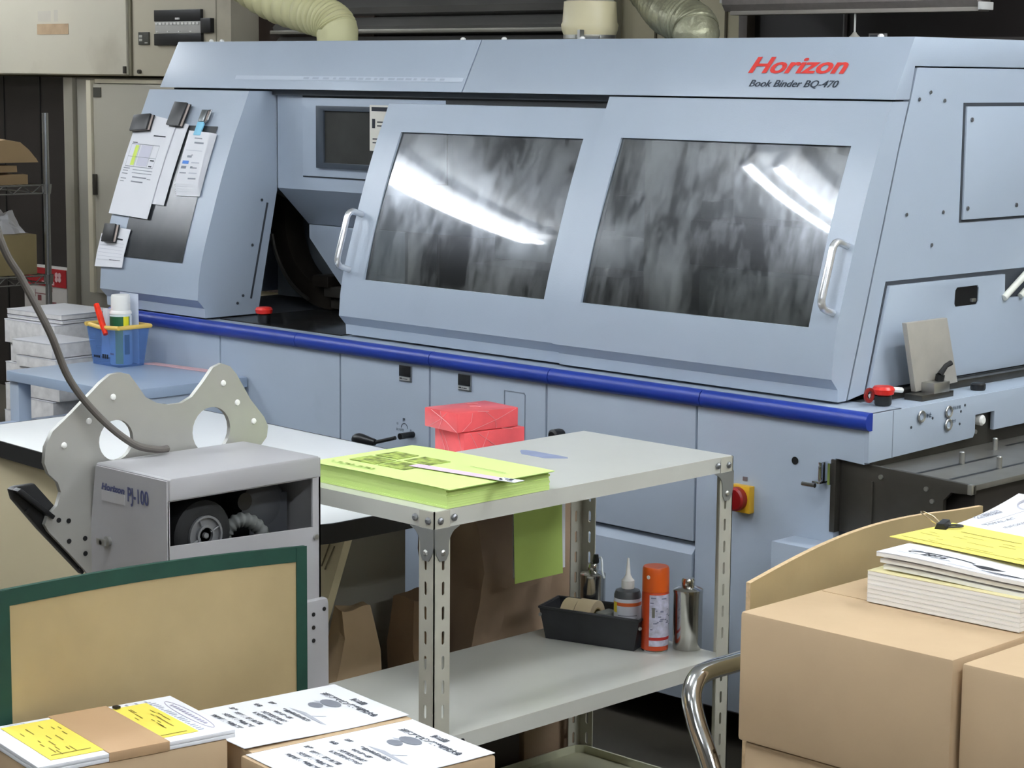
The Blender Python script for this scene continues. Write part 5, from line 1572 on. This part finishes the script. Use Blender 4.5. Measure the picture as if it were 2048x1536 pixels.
part(d2, 'label_strip', G().box(-7.275, -6.968, 5.297, 5.311, 1.633, 1.681), M('strip_silver', '#b5b4af', .5, var=.05), .001)
part(d2, 'breaker_switch', G().box(-7.13, -7.105, 5.29, 5.30, 1.688, 1.696), white_pl, .001)
part(d2, 'main_switch', G().box(-6.962, -6.897, 5.290, 5.312, 1.634, 1.692), black, .003)
part(d2, 'name_plate', G().box(-7.402, -7.330, 5.304, 5.311, 1.588, 1.640), M('plate_dark', '#45453f', .4), .001)
part(d2, 'name_plate_text', G().bars([(.006, .03, .022, .010), (.006, .015, .022, .010), (.045, .006, .02, .005)], (-7.402, 5.304, 1.588), (1, 0, 0), (0, 0, 1)), M('plate_pale', '#b9b9b2', .4))
part(d2, 'latch', G().lathe([(.009, 0), (.009, .012)], (-7.398, 5.31, 1.478), 10, axis='y'), dark_steel)
part(d2, 'door_line', G().box(-6.885, -6.881, 5.308, 5.311, 1.47, 2.3), M('line_grey', '#8d8875', .5))
lk = thing('steel_locker', 'grey-beige steel cabinet below the electrical boards on the back wall', 'cabinet', (-7.5, 5.42, 0))
lkm = M('locker_paint', '#9a978c', .5, var=.03, scale=3)
part(lk, 'cabinet_body', G().box(-7.955, -6.95, 5.37, 5.495, 0, 1.452), lkm, .003)
part(lk, 'door', G().box(-7.775, -7.0, 5.33, 5.372, .525, 1.425), M('locker_door', '#aaa698', .5, var=.03, scale=3), .004)
part(lk, 'door_frame', G().box(-7.812, -7.778, 5.32, 5.372, .525, 1.44), M('locker_cream', '#d2cbb5', .5), .003, label='cream door frame strip')
part(lk, 'door_frame', G().box(-7.775, -7.0, 5.34, 5.372, 1.428, 1.445), M('locker_cream', '#d2cbb5', .5), .002)
part(lk, 'label_plate', G().box(-7.768, -7.712, 5.327, 5.331, 1.368, 1.410), M('plate_dark', '#45453f', .4))
part(lk, 'door_handle', G().box(-7.770, -7.752, 5.315, 5.331, .95, 1.04), dark_steel, .003)
# wire rack
rk_ = thing('wire_rack', 'chrome wire shelving rack in the dark corner at the far left', 'rack', (-7.89, 4.53, 0))
rch = M('rack_chrome', '#a9abad', .25, .9)
RX0, RX1, RY0, RY1 = -8.12, -7.66, 4.11, 5.012
for x in (RX0, RX1):
    for y in (RY0, RY1):
        part(rk_, 'post', G().tube([(x, y, 0), (x, y, 1.305)], .0135, 12), rch)
        for k in range(2):
            part(rk_, 'post_collar', G().lathe([(.018, -.02), (.022, .02)], (x, y, (.99, .612)[k]), 12), rch)
for zz in (.99, .612):
    g = G()
    for x in (RX0, RX1):
        g.tube([(x, RY0, zz + .016), (x, RY1, zz + .016)], .0035, 6).tube([(x, RY0, zz - .018), (x, RY1, zz - .018)], .0035, 6)
        g.tube([(x, RY0 + .02 + .045 * k, zz + (.016 if k % 2 else -.018)) for k in range(20)], .003, 5)
    for y in (RY0, RY1):
        g.tube([(RX0, y, zz + .016), (RX1, y, zz + .016)], .0035, 6).tube([(RX0, y, zz - .018), (RX1, y, zz - .018)], .0035, 6)
    for k in range(24):
        g.tube([(RX0, RY0 + .02 + .037 * k, zz + .016), (RX1, RY0 + .02 + .037 * k, zz + .016)], .002, 5)
    part(rk_, 'wire_shelf', g, rch)
kb = M('kraft_fold', '#a08763', .7, var=.08, bump=.25, bscale=20)
solid('kraft_bundle', 'lowest folded kraft pack on the upper shelf of the wire rack', 'bundle', G().crumple(-8.06, -7.70, 4.3, 4.95, 1.0095, 1.048, .005, 8, 8, 3), kb, ang=25)
solid('kraft_bundle', 'middle folded kraft pack on the upper shelf of the wire rack', 'bundle', G().crumple(-8.06, -7.72, 4.3, 4.91, 1.060, 1.088, .005, 8, 8, 6), kb, ang=25)
solid('kraft_bundle', 'thick rounded kraft pack on top of the rack pile', 'bundle', G().crumple(-8.06, -7.70, 4.3, 5.0, 1.10, 1.185, .015, 8, 6, 9, 0, .2, .18), kb, ang=40)
solid('storage_carton', 'tan open carton holding a white plastic bag on the wire rack', 'box', G().box(-8.06, -7.70, 4.3, 4.985, .632, .800), M('carton_tan', '#a3936b', .7, var=.05), .004)
solid('plastic_bag', 'crumpled white plastic bag on top of the tan carton', 'bag', G().crumple(-8.0, -7.74, 4.66, 4.98, .802, .895, .035, 8, 9, 4, 0, .2, .2), M('bag_white', '#e6e7ee', .35, bump=.3, bscale=30), ang=15)
rb = thing('printed_carton', 'red and white printed carton on the floor level behind the wire rack post', 'box', (-8.25, 5.42, .36))
part(rb, 'carton_body', G().box(-8.43, -8.085, 5.385, 5.463, .3605, .598), M('carton_white', '#c9c4be', .6, var=.05, scale=8), .003)
part(rb, 'red_panel', G().box(-8.428, -8.087, 5.382, 5.386, .515, .596), M('carton_red', '#a3161f', .5), label='red top panel')
q = G()
for dx, dz in ((-.012, .010), (.012, .010), (-.012, -.010), (.012, -.010)):
    q.prism(circ(-8.148 + dx, .560 + dz, .012, 8), 1, 5.3795, 5.382)
q.bars([(0, 0, .10, .016)], (-8.28, 5.382, .522), (1, 0, 0), (0, 0, 1))
part(rb, 'emblem', q, M('emblem_pink', '#d9b3b6', .6))
q = G().bars([(.17, .03, .004, .12), (.08, .03, .004, .12), (.08, .13, .10, .004), (.20, .08, .05, .02), (.20, .05, .03, .012), (.10, .10, .03, .025), (.19, .145, .03, .02)], (-8.42, 5.385, .345), (1, 0, 0), (0, 0, 1))
part(rb, 'print', q, M('print_maroon', '#7c3f41', .6))
crt = solid('storage_carton', 'dark carton under the red and white printed carton in the corner', 'box', G().box(-8.5, -8.06, 5.385, 5.463, 0, .36), M('carton_brown', '#5c4c33', .7), .004)
# ducts
dl = M('duct_cream', '#d3cfa0', .55, var=.08, scale=8)
path = spline([(-5.98, 4.44, 1.93), (-5.78, 4.42, 1.85), (-5.58, 4.41, 1.770), (-5.40, 4.40, 1.703), (-5.24, 4.40, 1.666), (-5.15, 4.40, 1.648), (-5.11, 4.40, 1.63), (-5.095, 4.40, 1.612)], 52) + [(-5.095, 4.40, 1.60), (-5.095, 4.40, 1.585), (-5.095, 4.40, 1.569)]
dt = thing('air_duct', 'cream ribbed flexible duct rising from the left top of the binding machine', 'duct', (-5.095, 4.4, 1.568))
part(dt, 'hose', G().tube(path, [.056 + .009 * abs(math.sin(i * .22)) for i in range(len(path))], 24), dl, ang=70)
cp_ = thing('duct_coupling', 'cream plastic duct coupling standing on top of the binding machine', 'duct', (-4.355, 4.75, 1.567))
c = Vector((-4.355, 4.75, 1.5677))
part(cp_, 'sleeve', G().lathe([(.072, .016), (.078, .03), (.084, .045), (.086, .060), (.082, .068), (.080, .100), (.078, .128), (.070, .130)], c, 30), M('sleeve_cream', '#ddd2ab', .4, var=.04))
part(cp_, 'flange', G().lathe([(.080, 0), (.080, .012), (.074, .018)], c, 30), M('flange_ivory', '#d8d3bd', .5))
part(cp_, 'clamp_band', G().lathe([(.0755, .018), (.079, .020), (.079, .030), (.0755, .032)], c, 30).tube([c + Vector((.02, -.082, .022)), c + Vector((.085, -.05, .022))], .006, 8).box(c.x + .035, c.x + .045, c.y - .092, c.y - .074, c.z + .004, c.z + .044), alu)
part(cp_, 'hose', G().tube([c + Vector((0, 0, .125)), c + Vector((0, 0, .2)), c + Vector((.0, 0, .8)), c + Vector((0, 0, 1.18))], .072, 22), plastic_clear('film_duct', '#b9b6a8', .15))
path = spline([(-4.50, 4.95, 1.95), (-4.36, 4.90, 1.83), (-4.20, 4.85, 1.725), (-4.10, 4.80, 1.668), (-4.02, 4.77, 1.640), (-3.965, 4.76, 1.625), (-3.945, 4.75, 1.605)], 16) + [(-3.945, 4.75, 1.596), (-3.945, 4.75, 1.588), (-3.945, 4.75, 1.579)]
d3 = thing('foil_duct', 'crinkled olive foil duct curving down to the top of the binding machine', 'duct', (-3.945, 4.75, 1.567))
random.seed(8)
part(d3, 'hose', G().tube(path, [.066 + .002 * math.sin(i * 2.1) + random.uniform(-.002, .002) for i in range(len(path))], 22), M('foil_olive', '#99987f', .38, .45, var=.25, scale=25, bump=.5, bscale=90), ang=70)
# roller blind
rbld = thing('roller_blind', 'brown-grey roller blind with pull cord above the dark doorway', 'blind', (-3.72, 5.2, 1.67))
prof = [(5.16, 1.675), (5.145, 1.695), (5.145, 1.725), (5.165, 1.75), (5.19, 1.77), (5.20, 2.3), (5.215, 2.3), (5.215, 1.675)]
part(rbld, 'blind_fabric', G().prism(prof, 0, -4.175, -3.275), M('blind_fabric', '#857e79', .8, var=.06, scale=60), .003)
part(rbld, 'bottom_bar', G().box(-4.15, -3.275, 5.155, 5.21, 1.664, 1.676), M('blind_bar', '#a39c93', .5), .002)
part(rbld, 'end_cap', G().box(-3.275, -3.262, 5.15, 5.21, 1.668, 1.69).box(-3.28, -3.24, 5.16, 5.2, 1.70, 1.715), white_pl, .002)
part(rbld, 'end_cap', G().box(-4.188, -4.175, 5.15, 5.2, 1.70, 1.715), white_pl, .002)
part(rbld, 'pull_cord', G().tube([(-3.705, 5.18, 1.665), (-3.705, 5.18, 1.603)], .003, 6), white_pl)
part(rbld, 'cord_bell', G().lathe([(.004, .016), (.008, .010), (.016, .002), (.022, -.004), (.022, -.010)], (-3.705, 5.18, 1.595), 14), M('bell_ivory', '#cbc7bc', .5))
solid('door_plate', 'small white lettered plate on the dark doorway below the blind', 'sign', G().box(-3.85, -3.79, 5.455, 5.468, 1.597, 1.613).bars([(.006, .003, .048, .008)], (-3.85, 5.455, 1.597), (1, 0, 0), (0, 0, 1), 1), [M('plate_white', '#c9c7c5', .5), ink_grey], .001)
